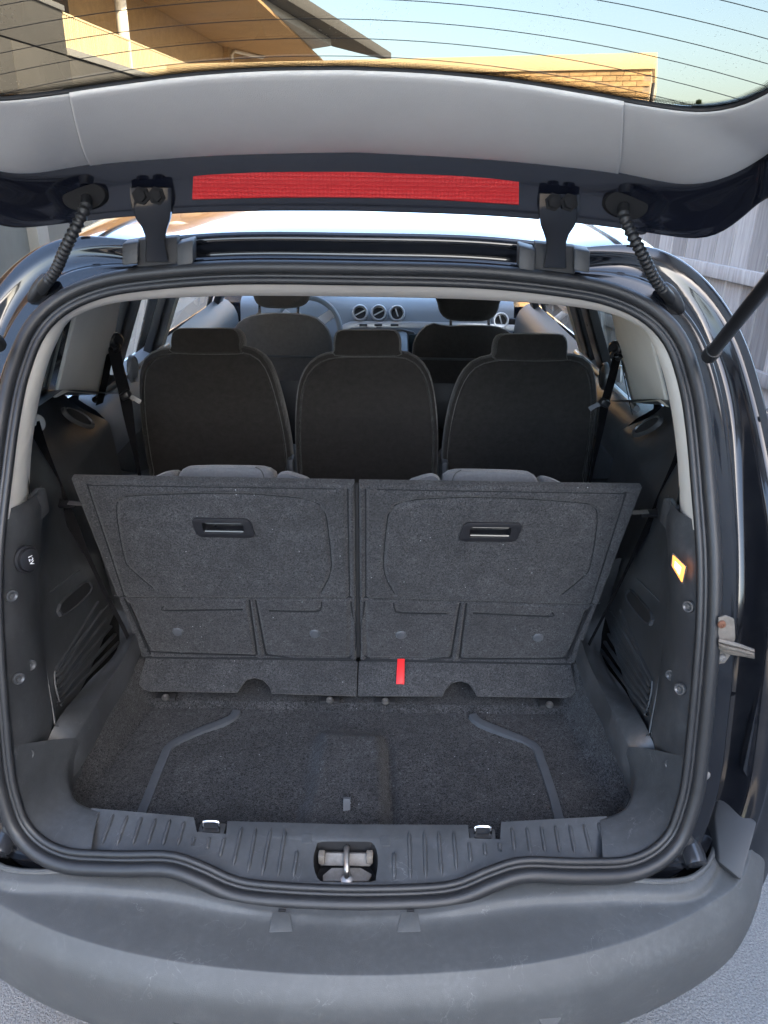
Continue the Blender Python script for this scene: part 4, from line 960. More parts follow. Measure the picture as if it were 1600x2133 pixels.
# ================================================================== FRONT SEATS, WHEEL, DASHBOARD
FP_ = V(0, 2.15, 1.14); FN_ = V(0, -0.97, -0.24).normalized()
def s1(px, py, h=0.0): return PP(px, py, FP_+FN_*h, FN_)
FRONT = [([(480, 900), (472, 800), (474, 740), (478, 705), (487, 680), (503, 664), (530, 655), (580, 651), (638, 655), (664, 665), (684, 688), (692, 720), (693, 800), (690, 900)],
          [(524, 590), (527, 618), (534, 633), (552, 641), (590, 643), (620, 640), (636, 632), (643, 618), (646, 590)], (541, 621), 652, 'fabric_back'),
         ([(862, 900), (858, 800), (859, 745), (862, 712), (876, 688), (900, 672), (930, 680 - 2), (975, 677), (1030, 678), (1062, 690), (1080, 712), (1088, 750), (1090, 800), (1085, 900)],
          [(911, 590), (913, 632), (920, 655), (938, 667), (978, 670), (1015, 668), (1034, 656), (1042, 632), (1046, 590)], (939, 1018), 679, 'fabric_mid')]
for (o_, h_, posts, py_, fm), nm in zip(FRONT, ('behind the steering wheel', 'beside the driver')):
    ol = spline([s1(a, b) for a, b in o_], 56, True)
    c = cushion('front_seat', ol, (0, 1, -0.17), [(0.02, 0.0), (0.7, 0.0), (0.93, 0.003), (0.985, 0.014), (1.0, 0.04), (0.98, 0.09), (0.9, 0.12), (0.5, 0.13)], fm, car)
    c['label'] = 'dark fabric front seat ' + nm
    hp = [s1(a, b, 0.01) for a, b in h_]; hp = spline(hp, 40, True)
    cushion('headrest', hp, (0, 1, -0.14), [(0.02, -0.012), (0.7, -0.01), (0.93, -0.004), (1.0, 0.016), (1.0, 0.06), (0.92, 0.09), (0.5, 0.10)], fm, c)
    for px in posts:
        p = s1(px, py_-18, -0.05); q = s1(px, py_+4, -0.05); tube('headrest_post', [p, q], 0.006, 'chrome', c, 10)
        dome('post_guide', q+V(0, 0, -0.004), (0, 0, 1), 0.016, 0.012, 'black_plastic', c, 14)
    bc = sum(ol, Vector())/56
    # map pocket with a pale piping line
    L = min(p.x for p in ol)+0.03; R_ = max(p.x for p in ol)-0.03; zt = s1(600, 742).z
    tube('pocket_piping', [V(L, s1(600, 742).y-0.004, zt), V((L+R_)/2, s1(600, 742).y-0.006, zt), V(R_, s1(600, 742).y-0.004, zt)], 0.005, 'grey_plastic', c, 8)
    box('back_panel', ((L+R_)/2, 2.22, zt-0.22), (R_-L+0.02, 0.05, 0.42), 'black_plastic', c, Matrix.Rotation(RAD(-14), 3, 'X'), 0.012)
    box('seat_cushion', (bc.x, 2.55, 0.58), (0.48, 0.52, 0.16), fm, c, None, 0.04, 4)
    box('seat_frame', (bc.x, 2.50, 0.42), (0.42, 0.50, 0.20), 'black_matte', c, None, 0.01)
# dashboard
R = []
prof = [(3.18, 0.70), (3.15, 0.82), (3.16, 0.865), (3.19, 0.90), (3.21, 0.96), (3.235, 1.005), (3.28, 1.035), (3.36, 1.045), (3.60, 1.03)]
for x in np.linspace(-0.74, 0.74, 33):
    k = 0.05*x*x; hump_ = 0.03*math.exp(-((x+0.36)/0.17)**2)
    R.append([V(x, y+k*(1 if z < 1 else 0), z + (hump_ if z > 0.99 else 0)) for y, z in prof])
v, f = loft(R); dash = obj('dashboard', v, f, 'dash_plastic', car, sub=1)
dash['label'] = 'blue grey dashboard with round vents'
st = spline([PY(712, 688, 3.15), PY(722, 680, 3.165), PY(745, 676, 3.17), PY(850, 677, 3.17), PY(950, 679, 3.17), PY(1080, 684, 3.18), PY(1150, 690, 3.20)], 40)
ribbon('trim_strip', st, 0.034, 'silver', dash, (0, 0.25, 1), 0.012, 0.003)
for k in (757, 788, 822): box('dash_button', PY(k, 677, 3.158), (0.042, 0.006, 0.012), 'grey_plastic', dash, None, 0.002)
def vent(px, py, r):
    c = PY(px, py, 3.195); ax = V(0, -0.93, 0.36)
    d = dome('air_vent', c+ax*-0.01, ax, r, 0.028, 'silver', dash, 24, [(1.1, 0), (1.1, 0.6), (1.0, 1.0), (0.86, 1.0), (0.80, 0.6), (0.80, 0.3)])
    dome('vent_disc', c+ax*-0.004, ax, r*0.80, 0.006, 'black_matte', dash, 20, [(1, 0), (0.9, 1), (0.02, 1)])
    u = V(0.85, 0, 0.45).normalized(); box('vent_vane', c+ax*0.006, (r*1.45, 0.004, 0.007), 'silver', dash, Matrix.Rotation(RAD(-28 if px < 810 else 70), 3, 'Y'), 0.001)
for px, py in ((750, 652), (789, 652), (827, 653)): vent(px, py, 0.040)
vent(1043, 668, 0.040)
box('side_vent', PY(1067, 672, 3.19), (0.035, 0.02, 0.045), 'black_matte', dash, None, 0.006)
box('console', (0.0, 3.02, 0.70), (0.34, 0.30, 0.34), 'black_plastic', car, Matrix.Rotation(RAD(20), 3, 'X'), 0.03)
ar = [PY(a, b, 3.10) for a, b in ((705, 780), (706, 705), (714, 691), (735, 686), (840, 686), (862, 692), (872, 706), (874, 780))]
prism('centre_stack', ar, V(0, 0.03, 0), 'black_plastic', dash, bevel=0.004)
prism('screen', [PY(a, b, 3.085) for a, b in ((841, 732), (842, 702), (850, 697), (876, 696), (888, 732))], V(0, 0.01, 0), 'screen', dash, bevel=0.003)
wc = PY(640, 688, 2.90); wu = V(1, 0, 0); wv = V(0, 0.42, 0.91)
wh = tube('steering_wheel', [wc+wu*(0.165*math.cos(a))+wv*(0.165*math.sin(a)) for a in [2*math.pi*k/48 for k in range(48)]], 0.014, 'dash_plastic', car, 10, closed=True, up=V(0, 1, 0))
dome('wheel_hub', wc+V(0, 0.02, 0), wv.cross(wu)*-1 if wv.cross(wu).y > 0 else wv.cross(wu), 0.065, 0.035, 'black_plastic', wh, 18)
for a in (35, 145, 270):
    d = wu*math.cos(RAD(a))+wv*math.sin(RAD(a)); ribbon('wheel_spoke', [wc+d*0.05, wc+d*0.11, wc+d*0.16], 0.045, 'silver', wh, wu*-math.sin(RAD(a))+wv*math.cos(RAD(a)), 0.012, 0.003)
# doors, B pillars and front window frames seen past the seats
for s in (-1, 1):
    dg_ = 'door_grey' if s < 0 else 'trim_dark'
    R = [[V(s*x, y, z) for y in np.linspace(1.03, 1.80, 10)] for z, x in ((0.30, 0.74), (0.55, 0.725), (0.80, 0.735), (0.92, 0.725), (0.97, 0.70), (1.03, 0.705), (1.08, 0.735), (1.105, 0.80))]
    v, f = loft(R); d_ = obj('rear_door_card', v, f, dg_, car, sub=1)
    d_['label'] = ('grey' if s < 0 else 'dark') + ' inner panel of a rear door'
    c = PX(275, 768, -0.722) if s < 0 else mir(PX(275, 768, -0.722))
    dome('door_speaker', c, (-s, 0, 0), 0.034, 0.010, dg_, d_, 28, [(1.25, -0.2), (1.2, 0.6), (1.08, 1.0), (1.0, 0.5), (0.95, 0.7), (0.5, 1.0), (0.02, 1.0)])
    g0 = [PX(a, b, -0.724) for a, b in ((238, 892), (292, 888), (302, 900), (310, 972), (245, 975))]
    g0 = g0 if s < 0 else mirs(g0)
    prism('speaker_grille', spline(g0, 30, True), V(-s*0.008, 0, 0), 'grey_plastic', d_, bevel=0.003)
    h0 = [PX(a, b, -0.715) for a, b in ((226, 745), (246, 742), (250, 775), (228, 782))]; h0 = h0 if s < 0 else mirs(h0)
    prism('door_pull', h0, V(-s*0.012, 0, 0), 'silver', d_, bevel=0.004)
    R = [[V(s*x, y, z) for y in np.linspace(1.80, 3.05, 8)] for z, x in ((0.30, 0.74), (0.80, 0.735), (0.95, 0.71), (1.03, 0.73), (1.08, 0.80))]
    v, f = loft(R); obj('front_door_card', v, f, 'door_dark', car, sub=1)
    # dark frame bars
    def SLq(y, z, h=0.0): return V(s*(0.72-0.42*(z-1.2)-h), y, z)
    for y0, y1, m_ in ((1.19, 1.32, 'black_plastic') if s < 0 else (1.46, 1.58, 'black_plastic'), (1.66, 1.80, 'black_plastic'), (1.80, 1.86, 'trim_light'), (2.86, 2.98, 'black_plastic')):
        prism('pillar_cover', [SLq(y0, 1.03), SLq(y1, 1.03), SLq(y1-0.03, 1.52), SLq(y0-0.03, 1.52)], V(s*0.03, 0, 0), m_, car, bevel=0.006)
    tube('window_ledge', [V(s*0.735, 1.02, 1.108), V(s*0.74, 1.4, 1.10), V(s*0.745, 1.8, 1.09)], 0.009, 'silver' if s > 0 else 'black_plastic', d_, 8)

# ================================================================== SEAT BELTS
for s in (-1, 1):
    S1 = (lambda p: p) if s < 0 else mir
    pt = lambda a, b, Y_: S1(PY(a, b, Y_))
    ring = pt(236, 722, 0.97)
    top = ribbon('seat_belt', spline([pt(238, 728, 0.965), pt(247, 770, 0.96), pt(260, 820, 0.95), pt(272, 890, 0.95), pt(290, 985, 0.95), pt(300, 1080, 0.95)], 24), lambda t: lerp(0.030, 0.010, sstep(0.25, 0.7, t)), 'webbing', car, (1, 0.6, 0), 0.0015)
    dome('belt_guide', pt(233, 708, 1.0), (-s*0.8, -0.6, 0), 0.022, 0.028, 'black_plastic', top, 16, [(0.8, -0.2), (1, 0.3), (0.95, 0.8), (0.7, 1.0), (0.02, 1.0)])
    tube('belt_ring', spline([pt(226, 722, 0.985), pt(236, 732, 0.97), pt(248, 728, 0.965), pt(246, 718, 0.975), pt(232, 714, 0.985)], 20, True), 0.005, 'black_plastic', top, 8, closed=True)
    ribbon('belt_return', spline([pt(229, 735, 0.99), pt(220, 785, 1.0), pt(207, 842, 1.0)], 12), 0.036, 'webbing', top, (0.2, 1, 0), 0.0015)
    cb = pt(262, 823, 0.945); box('belt_stop', cb, (0.026, 0.030, 0.020), 'black_plastic', top, Matrix.Rotation(RAD(25*s), 3, 'Y'), 0.006)
    ribbon('belt_tongue', [pt(272, 826, 0.94), pt(284, 832, 0.94), pt(293, 838, 0.94)], 0.012, 'grey_plastic' if s > 0 else 'black_plastic', top, (0, 0.3, 1), 0.003)
    # third row belt
    b3 = ribbon('rear_seat_belt', spline([pt(66, 880, 0.56), pt(88, 950, 0.53), pt(128, 1048, 0.49), pt(160, 1110, 0.485), pt(215, 1225, 0.485), pt(270, 1335, 0.49), pt(282, 1385, 0.49)], 30), lambda t: lerp(0.032, 0.009, sstep(0.25, 0.55, t)), 'webbing', car, (1, 0.55, 0.2), 0.0015)
    c = pt(130, 1047, 0.475); ribbon('belt_tongue', [pt(104, 1040, 0.48), pt(130, 1050, 0.472), pt(160, 1050, 0.47)], 0.022, 'black_plastic', b3, (0, 1, 0.3), 0.007, 0.002)
    ribbon('tongue_plate', [pt(142, 1047, 0.466), pt(160, 1049, 0.466), pt(178, 1050, 0.47)], 0.012, 'steel', b3, (0, 1, 0.2), 0.002)
    dome('belt_cap', pt(74, 882, 0.575), (-s, -0.4, 0.2), 0.020, 0.014, 'trim_light', b3, 16)

# ================================================================== TAILGATE
GP0 = V(0, 0.10, 1.803); GA = RAD(23.7); GD = V(0, -math.cos(GA), math.sin(GA)); GN = V(0, math.sin(GA), math.cos(GA)); GK = 0.30
def gl(x, vv, h=0.0): return GP0 + V(x, 0, 0) + GD*vv + GN*(h-GK*x*x)
def tc(lst, ext):
    P = [PY(*q) for q in lst]; P[0].x = 0
    return P + [V(*e) for e in ext]
def fullc(P, n):
    h = spline(P, n); return [mir(p) for p in h[:0:-1]] + h
NT = 61
lipc = tc([(742, 444, .36), (1000, 453, .36), (1200, 469, .358), (1350, 489, .35), (1420, 500, .34), (1470, 503, .325), (1510, 488, .30), (1560, 450, .26), (1600, 418, .22)], [(0.625, 0.05, 1.70), (0.655, -0.2, 1.80), (0.665, -0.6, 1.98), (0.64, -0.86, 2.10)])
t1c = tc([(742, 422, .352), (1000, 430, .352), (1200, 446, .35), (1330, 464, .345), (1400, 474, .335), (1450, 470, .32), (1500, 448, .295), (1550, 415, .255), (1600, 378, .215)], [(0.612, 0.04, 1.725), (0.64, -0.2, 1.82), (0.645, -0.6, 2.0), (0.62, -0.84, 2.11)])
t3c = tc([(742, 316, .31), (1000, 330, .31), (1200, 349, .305), (1290, 361, .30), (1350, 374, .29), (1430, 387, .27), (1500, 377, .245), (1560, 349, .215), (1600, 322, .19)], [(0.575, 0.03, 1.765), (0.60, -0.2, 1.86), (0.60, -0.6, 2.03), (0.58, -0.82, 2.12)])
t4 = [(0, .012), (.1, .012), (.2, .013), (.3, .014), (.345, .016), (.385, .021), (.415, .028), (.438, .040), (.458, .061), (.470, .085), (.478, .112), (.488, .2), (.488, .35), (.48, .5)]
LIP, T1, T3 = fullc(lipc, NT), fullc(t1c, NT), fullc(t3c, NT)
T4 = fullc([gl(x, vv, -0.004) for x, vv in t4], NT)
# inner painted panel, with the rolled lip and the outer skin over it
top1 = [p+V(0, -0.012, 0.030) for p in LIP]; top2 = [a.lerp(b, 0.5)+V(0, 0.03, 0.075) for a, b in zip(T1, T3)]
top3 = [a.lerp(b, 0.3)+GN*0.040 for a, b in zip(T3, T4)]; top35 = [a.lerp(b, 0.72)+GN*0.013 for a, b in zip(T3, T4)]; top4 = [b.lerp(a, 0.05)+GN*0.008 for a, b in zip(T3, T4)]
lipo = [p+V(0, 0.012, 0.010) for p in LIP]
mid1 = [a.lerp(b, 0.35)+V(0, 0.010, 0.0) for a, b in zip(T1, T3)]; mid2 = [a.lerp(b, 0.75)+V(0, 0.006, 0) for a, b in zip(T1, T3)]
deep = [p+V(0, 0.004, 0.012) for p in T3]; deepm = [a.lerp(b, 0.5)+GN*0.018 for a, b in zip(T3, T4)]; deep2 = [a.lerp(b, 0.9)+GN*0.004 for a, b in zip(T3, T4)]
v, f = loft([[p+V(0, 0.010, 0.034) for p in T3], deep, mid2, mid1, T1, [a.lerp(b, 0.5)+V(0, 0.006, 0) for a, b in zip(T1, LIP)], LIP, lipo, top1, top2, top3, top35, top4])
tail = obj('tailgate', v, f, 'paint', car, sub=1)
tail['label'] = 'raised tailgate with black painted frame'
# lower half of the tailgate, above the camera
R = []
for vv, wd, th in ((0.50, 0.57, 0.05), (0.53, 0.60, 0.07), (0.65, 0.60, 0.09), (0.78, 0.585, 0.09), (0.90, 0.56, 0.07), (0.94, 0.54, 0.04)):
    a = [gl(x, vv, -0.01) for x in np.linspace(-wd, wd, 17)]; b = [gl(x, vv, th) for x in np.linspace(wd, -wd, 17)]; R.append(a+b)
v, f = loft(R, True, True); obj('lower_panel', v, f, 'trim_grey', tail, angle=50)
# glass
GW = [(.008, .33), (.016, .36), (.028, .425), (.04, .448), (.061, .468), (.085, .480), (.112, .488), (.2, .498), (.53, .49)]
R = [[gl(x, vv, 0.006) for x in np.linspace(-interp(GW, vv), interp(GW, vv), 41)] for vv in [.008, .012, .016, .022, .028, .034, .04, .05, .061, .073, .085, .1, .112, .15, .2, .3, .4, .53]]
v, f = loft(R); obj('rear_window', v, f, 'glass_rear', tail, angle=80)['label'] = 'tinted rear window with fine heating wires'
for k in range(14):
    vv = 0.031+0.0355*k
    xm = (0.425, 0.462, 0.474)[k] if k < 3 else 0.484
    tube('heater_wire', [gl(x, vv, 0.0045) for x in np.linspace(-xm, xm, 31)], 0.00042, 'black_matte', tail, 4)
# dotted print along the edge of the glass
n_ = len(T4); inn = []
for i in range(n_):
    t = (T4[min(i+1, n_-1)]-T4[max(i-1, 0)]).normalized(); q = t.cross(GN).normalized(); q = q if q.dot(V(0, 0, 2.3)-T4[i]+V(0, -0.3, 0)) > 0 else -q; inn.append(q)
rows = [[p+GN*0.0088+q*d for p, q in zip(T4, inn)] for d in (-0.004, 0.011)]
v, f = loft(rows); me = bpy.data.meshes.new('frit_band'); me.from_pydata([tuple(p) for p in v], [], f); uvl = me.uv_layers.new(name='UVMap')
for l in me.loops:
    k = l.vertex_index; uvl.data[l.index].uv = ((k % n_)/(n_-1), 0.0 if k < n_ else 1.0)
link('frit_band', me, 'frit', tail)
tube('glass_bead', [p+GN*0.004 for p in T4], 0.0026, 'rubber', tail, 8)
# trims: centre piece and two side pieces
seam4 = 0.340; seam3 = PY(1287, 361, .30).x
FT4, FT3 = resample(T4, 900), resample(T3, 900)
def piece2(idx4, idx3, lab):
    R4, R3 = resample(FT4[idx4[0]:idx4[1]], 44), resample(FT3[idx3[0]:idx3[1]], 44)
    rows = [[p+GN*0.006 for p in R4], R4]
    for t, bul in ((0.03, 0.001), (0.2, 0.004), (0.4, 0.006), (0.6, 0.0065), (0.8, 0.005), (0.97, 0.001), (1.0, 0.0)):
        rows.append([p.lerp(q, t)-GN*bul*1.3+V(0, -bul*0.6, 0) for p, q in zip(R4, R3)])
    rows.append([p+V(0, 0.010, 0.008) for p in R3])
    if 'across' in lab: rows = [[p-GN*0.0022+V(0, -0.0012, 0) for p in r] for r in rows]
    # turned-in ends
    rows = [[r[0]+GN*0.004, r[0], r[0].lerp(r[1], 0.06)]+r[1:-1]+[r[-1].lerp(r[-2], 0.06), r[-1], r[-1]+GN*0.004] for r in rows]
    v, f = loft(rows); o = obj('tailgate_trim', v, f, 'trim_grey', tail, sub=1); o['label'] = lab
def near(C, x): return min(range(300, 600) if False else range(len(C)), key=lambda i: (abs(C[i].x-x) + (5 if C[i].y < C[450].y-0.12 else 0)))
i4a, i4b = near(FT4, -seam4), near(FT4, seam4); i3a, i3b = near(FT3, -seam3), near(FT3, seam3)
piece2((i4a, i4b+1), (i3a, i3b+1), 'grey textured plastic trim across the tailgate')
piece2((60, i4a+1), (60, i3a+1), 'grey plastic trim on the left edge of the tailgate')
piece2((i4b, 840), (i3b, 840), 'grey plastic trim on the right edge of the tailgate')
# reflector strip
rf = [PY(a, b, Y_) for a, b, Y_ in ((404, 364, .338), (560, 357, .338), (742, 356, .338), (920, 361, .338), (1080, 373, .338), (1080, 427, .345), (920, 417, .345), (742, 412, .345), (560, 412, .345), (402, 416, .345))]
R = []
for k in range(41):
    t = k/40
    a = spline(rf[:5], 41)[k]; b = spline(rf[:4:-1], 41)[k]
    cap = 0.0045
    R.append([a+V(0, 0.012, 0), a+V(0, -cap*0.7, 0), a.lerp(b, 0.03)+V(0, -cap, 0), a.lerp(b, 0.5)+V(0, -cap, 0), a.lerp(b, 0.97)+V(0, -cap, 0), b+V(0, -cap*0.7, 0), b+V(0, 0.012, 0)])
v, f = loft(R, False, True); obj('reflector', v, f, 'reflector', tail, angle=40)['label'] = 'long red reflector strip'
# hinges, hoses
for s in (-1, 1):
    S1 = (lambda p: p) if s < 0 else mir
    pt = lambda a, b, Y_: S1(PY(a, b, Y_))
    rowsH = [(271, 355, 391, .326), (272, 356, 415, .327), (275, 356, 437, .328), (284, 354, 457, .332), (296, 348, 474, .338), (302, 343, 490, .343), (304, 342, 508, .348), (303, 346, 528, .353), (303, 350, 545, .356)]
    R = []
    for a, b, y_, Y_ in rowsH:
        L = PY(a, y_, Y_); Rr = PY(b, y_, Y_); e = V(0, 0.010, 0.002)
        R.append([S1(L+e), S1(L), S1(L.lerp(Rr, 0.08)+V(0, -0.002, 0)), S1(L.lerp(Rr, 0.5)+V(0, 0.0005, 0)), S1(L.lerp(Rr, 0.92)+V(0, -0.002, 0)), S1(Rr), S1(Rr+e)])
    v, f = loft(R); obj('hinge', v, f, 'paint_jamb', tail, solid=0.003, angle=50)['label'] = 'black painted tailgate hinge'
    for a in (294, 327):
        c = pt(a, 408, .325); dome('hinge_bolt', c, (0, -1, 0.12), 0.0115, 0.010, 'rubber_matte', tail, 6, [(1.25, 0), (1.25, 0.2), (0.85, 0.25), (0.85, 0.9), (0.7, 1.0), (0.02, 1.0)])
    ol = [pt(178+46*math.cos(a), 409+30*math.sin(a)-0.06*46*math.cos(a), .333) for a in [2*math.pi*k/28 for k in range(28)]]
    cushion('hose_grommet', ol, (0, -1, 0), [(1.0, -0.012), (1.0, 0.004), (0.95, 0.007), (0.7, 0.0075), (0.02, 0.008)], 'rubber_matte', tail)
    pth = spline([pt(180, 414, .322), pt(178, 432, .300), pt(166, 458, .290), pt(150, 490, .295), pt(133, 525, .31), pt(118, 560, .33), pt(98, 588, .35), pt(82, 605, .365)], 180)
    tube('cable_hose', pth, lambda t: (0.0086+0.0014*math.sin(t*2*math.pi*23)) if 0.10 < t < 0.84 else (0.0092 if t < 0.5 else 0.0098), 'rubber', tail, 14)
    c = pt(82, 600, .365); ol = [c+V(0.020*math.cos(a), 0.006*math.sin(a), 0.012*math.sin(a)-s*0.020*math.cos(a)) for a in [2*math.pi*k/24 for k in range(24)]]
    cushion('hose_boot', ol, (s*0.3, -0.8, 0.5), [(1.1, -0.01), (1.08, 0.004), (0.9, 0.008), (0.5, 0.012), (0.02, 0.012)], 'rubber', jamb)
    # blocks either side of the hinge well, and the dark well between
    for a, b in ((254, 287), (368, 402)):
        q = [PY(a, 508, .362), PY(b, 500 if a > 300 else 503, .362), PY(b, 550, .350), PY(a, 554, .350)]
        prism('hinge_cover', [S1(p) for p in q], V(0, 0.03, 0.005), 'cover_plastic', jamb, bevel=0.003)
    q = [PY(286, 500, .372), PY(369, 494, .372), PY(369, 552, .360), PY(286, 556, .360)]
    prism('hinge_well', [S1(p) for p in q], V(0, 0.02, 0.003), 'black_matte', jamb, bevel=0.001)
    # gas strut
    p0 = mir(PY(1481, 737, .255)); p1 = mir(PY(1600, 588, .02)); d = (p1-p0)
    p0, p1 = S1(p0), S1(p1); d = p1-p0
    tube('gas_strut', [p0+d*t for t in (0.06, 0.2, 0.6, 1.0, 1.5)], 0.0105, 'black_plastic', car, 14)
    st_ = bpy.data.objects[-1] if False else None
    e_ = tube('strut_end', [p0-d*0.04, p0+d*0.02, p0+d*0.07], 0.013, 'rubber', jamb, 12)
    tube('strut_rod', [p0+d*1.5, p0+d*2.3], 0.005, 'chrome', car, 10)
    dome('strut_ball', p0+V(s*0.006, 0.016, 0), (0, -1, 0), 0.013, 0.018, 'steel_dirty', jamb, 14)

# ================================================================== JAMB FURNITURE (right side shows most)
for s in (1, -1):
    S1 = (lambda p: p) if s > 0 else mir
    # guide bracket with a putty coloured pad
    bp0 = [PY(a, b, .062) for a, b in ((1497, 1288), (1512, 1283), (1530, 1290), (1532, 1330), (1524, 1362), (1510, 1382), (1495, 1384))]
    prism('guide_plate', [S1(p) for p in bp0], V(0, 0.004, 0), 'bracket_putty', jamb, bevel=0.0012)
    for a, b, m_ in ((1503, 1300, 'rust'), (1504, 1370, 'steel_dirty')):
        dome('guide_screw', S1(PY(a, b, .060)), (0, -1, 0), 0.007, 0.004, m_, jamb, 12, [(1, 0), (0.9, 0.8), (0.4, 1), (0.3, 0.6), (0.02, 0.6)])
    R = []
    for a, t_, b_, Y_ in ((1497, 1330, 1352, .055), (1512, 1332, 1362, .050), (1540, 1340, 1366, .055), (1572, 1352, 1372, .075)):
        R.append([S1(PY(a, lerp(t_, b_, u), Y_+dy)) for u, dy in ((0, 0.012), (0.05, 0), (0.3, -0.004), (0.38, 0.001), (0.45, -0.003), (0.65, -0.003), (0.7, 0.002), (0.8, -0.001), (1, 0.002), (1.02, 0.014))])
    v, f = loft(R, False, True); obj('guide_pad', v, f, 'bracket_putty', jamb, angle=50)
    dome('jamb_screw', S1(PY(1469, 1615, .03)), (0, -1, 0.2), 0.0075, 0.004, 'steel', jamb, 14, [(1.2, 0), (1.1, 0.4), (0.7, 0.6), (0.6, 1), (0.3, 1), (0.25, 0.5), (0.02, 0.5)])
    p1, p2 = PY(1428, 1742, .015), PY(1452, 1806, -.035)
    tube('bump_stop', [S1(p1.lerp(p2, t)) for t in (0, 0.06, 0.15, 0.5, 0.85, 0.95, 1.0)], lambda t: 0.021*(1-0.75*abs(2*t-1)**6), 'gloss_black', jamb, 20)
    dome('stop_cap', S1(PY(1432, 1752, -.008)), (0, -1, 0.4), 0.012, 0.004, 'rubber', jamb, 16)
    # lamp housing edge and lower corner bracket outside the channel
    pb = [PZ(1497, 1655, .66), PZ(1578, 1712, .66), PZ(1545, 1835, .59), PZ(1497, 1795, .60), PZ(1488, 1700, .64)]
    prism('corner_cover', [S1(p) for p in pb], V(0.0, 0.05, -0.05), 'cover_plastic', jamb, bevel=0.004)
    lz = [V(s*(side_x(y, z)-0.06+0.045*sstep(0.02, 0.2, y)), y, z) for z in (0,) for y in (0,)]
    R = []
    for p in resample([q for q in qe if 0.78 < q.z < 1.16], 12):
        row = []
        for t in (0.45, 0.55, 0.7, 0.85, 1.0):
            y = lerp(p.y, 0.50, t); row.append(V(s*(lerp(p.x, side_x(y, p.z), sstep(0, 1, t))+0.012), y, p.z))
        R.append(row)
    v, f = loft(R); obj('tail_lamp', v, f, 'lamp_red', car, sub=1, solid=0.004)
    for k in range(5):    # spot-weld dimples on the flange
        z = 0.84+0.11*k; p = min((i for i in range(220) if OUT[i].x > 0.4), key=lambda i: abs(OUT[i].z-z))
        q, t, n, b = FR[p]; c = q+n*(0.006+0.90*jamb_w(p))+b*-0.012
        dome('weld_dimple', S1(c), S1(b), 0.006, 0.0015, 'paint_jamb', jamb, 10)

# ================================================================== OUTSIDE: FENCE
fA, fB = PZ(1470, 558, 1.0), PZ(1600, 585, 1.0); fA.z = fB.z = 0
fd = (fB-fA).normalized(); fn_ = V(fd.y, -fd.x, 0); fn_ = fn_ if fn_.x < 0 else -fn_      # towards the car
fence = root('timber_fence', 'weathered grey vertical board fence beside the car', 'fence', fA)
pm = bpy.data.meshes.new('plank'); bm = bmesh.new(); bmesh.ops.create_cube(bm, size=1.0)
for q in bm.verts: q.co = Vector((q.co.x*0.022, q.co.y*0.184, q.co.z*1.9))
bm.to_mesh(pm); bm.free(); pm.materials.append(MATS['wood_fence'])
ang = math.atan2(fd.y, fd.x) - math.pi/2
for k in range(-46, 40):
    o = bpy.data.objects.new('plank', pm); col.objects.link(o); o.parent = fence
    off = fd*(0.2*k) + fn_*(0.004*random.uniform(-1, 1))
    o.location = (off.x, off.y, 0.97+random.uniform(-0.012, 0.012)); o.rotation_euler = (random.uniform(-0.006, 0.006), 0, ang+random.uniform(-0.01, 0.01))
for z in (0.35, 1.0, 1.62):
    a, b = fA+fd*-9.3+fn_*0.035, fA+fd*8+fn_*0.035
    ribbon('rail', [V(a.x, a.y, z), V(b.x, b.y, z)], 0.10, 'wood_fence', fence, (0, 0, 1), 0.045, 0.004)
for k in range(-4, 4):
    c = fA+fd*(2.2*k)-fn_*0.06; box('post', (c.x, c.y, 0.95), (0.09, 0.09, 1.9), 'wood_fence', fence, Matrix.Rotation(ang, 3, 'Z'), 0.004)

# ================================================================== HOUSE THAT SHADES THE YARD (right, beyond the fence)
sh = root('rendered_house', 'pale rendered house beyond the timber fence', 'house', (8.5, -5.5, 0))
box('wall', (8.5, -6.0, 3.8), (7, 16, 7.6), 'wall_shade', sh, None, 0.02)
prism('roof', [V(4.6, -14.4, 7.61), V(8.5, -14.4, 8.6), V(12.4, -14.4, 7.61)], V(0, 16.8, 0), 'roof_metal', sh, bevel=0.01)
for y in (-11, -7, -3, 0.6):
    box('window', (4.99, y, 5.4), (0.06, 1.3, 1.2), 'window_dark', sh, None, 0.01); box('window', (4.99, y+0.4, 1.7), (0.06, 1.2, 1.1), 'window_dark', sh, None, 0.01)

# ================================================================== BRICK BUILDING AHEAD
bA, bB = PZ(350, 140, 3.5), PZ(1363, 117, 3.5); bA.z = bB.z = 0
bdv = (bB-bA).normalized(); bnv = V(bdv.y, -bdv.x, 0); bnv = bnv if bnv.y < 0 else -bnv    # facing the car
bb = root('brick_building', 'low yellow brick building with a cream fascia ahead of the car', 'building', bB)
LEN = (bB-bA).length
a = bB-bdv*LEN
prism('wall', [V(*(bB-bnv*0.012)), V(*(a-bnv*0.012)), V(*(a-bnv*7)), V(*(bB-bnv*7))], V(0, 0, 3.36), 'mortar', bb, smooth=False)
fo = [bB+bdv*0.05+bnv*0.06, a+bnv*0.06, a-bnv*7.1, bB+bdv*0.05-bnv*7.1]
prism('fascia', [p+V(0, 0, 3.30) for p in fo], V(0, 0, 0.25), 'fascia', bb, bevel=0.01)
box('downpipe', tuple(bB+bdv*0.06+bnv*-0.08+V(0, 0, 1.55)), (0.07, 0.07, 3.1), 'black_plastic', bb, None, 0.01)
box('wall_bracket', tuple(bB+bdv*0.14+V(0, 0, 2.72)), (0.16, 0.03, 0.03), 'black_plastic', bb, None, 0.004)
bmsh = bpy.data.meshes.new('brick'); bm = bmesh.new(); bmesh.ops.create_cube(bm, size=1.0)
for q in bm.verts: q.co = Vector((q.co.x*0.228, q.co.y*0.03, q.co.z*0.076))
bm.to_mesh(bmsh); bm.free(); bmsh.materials.append(MATS['brick'])
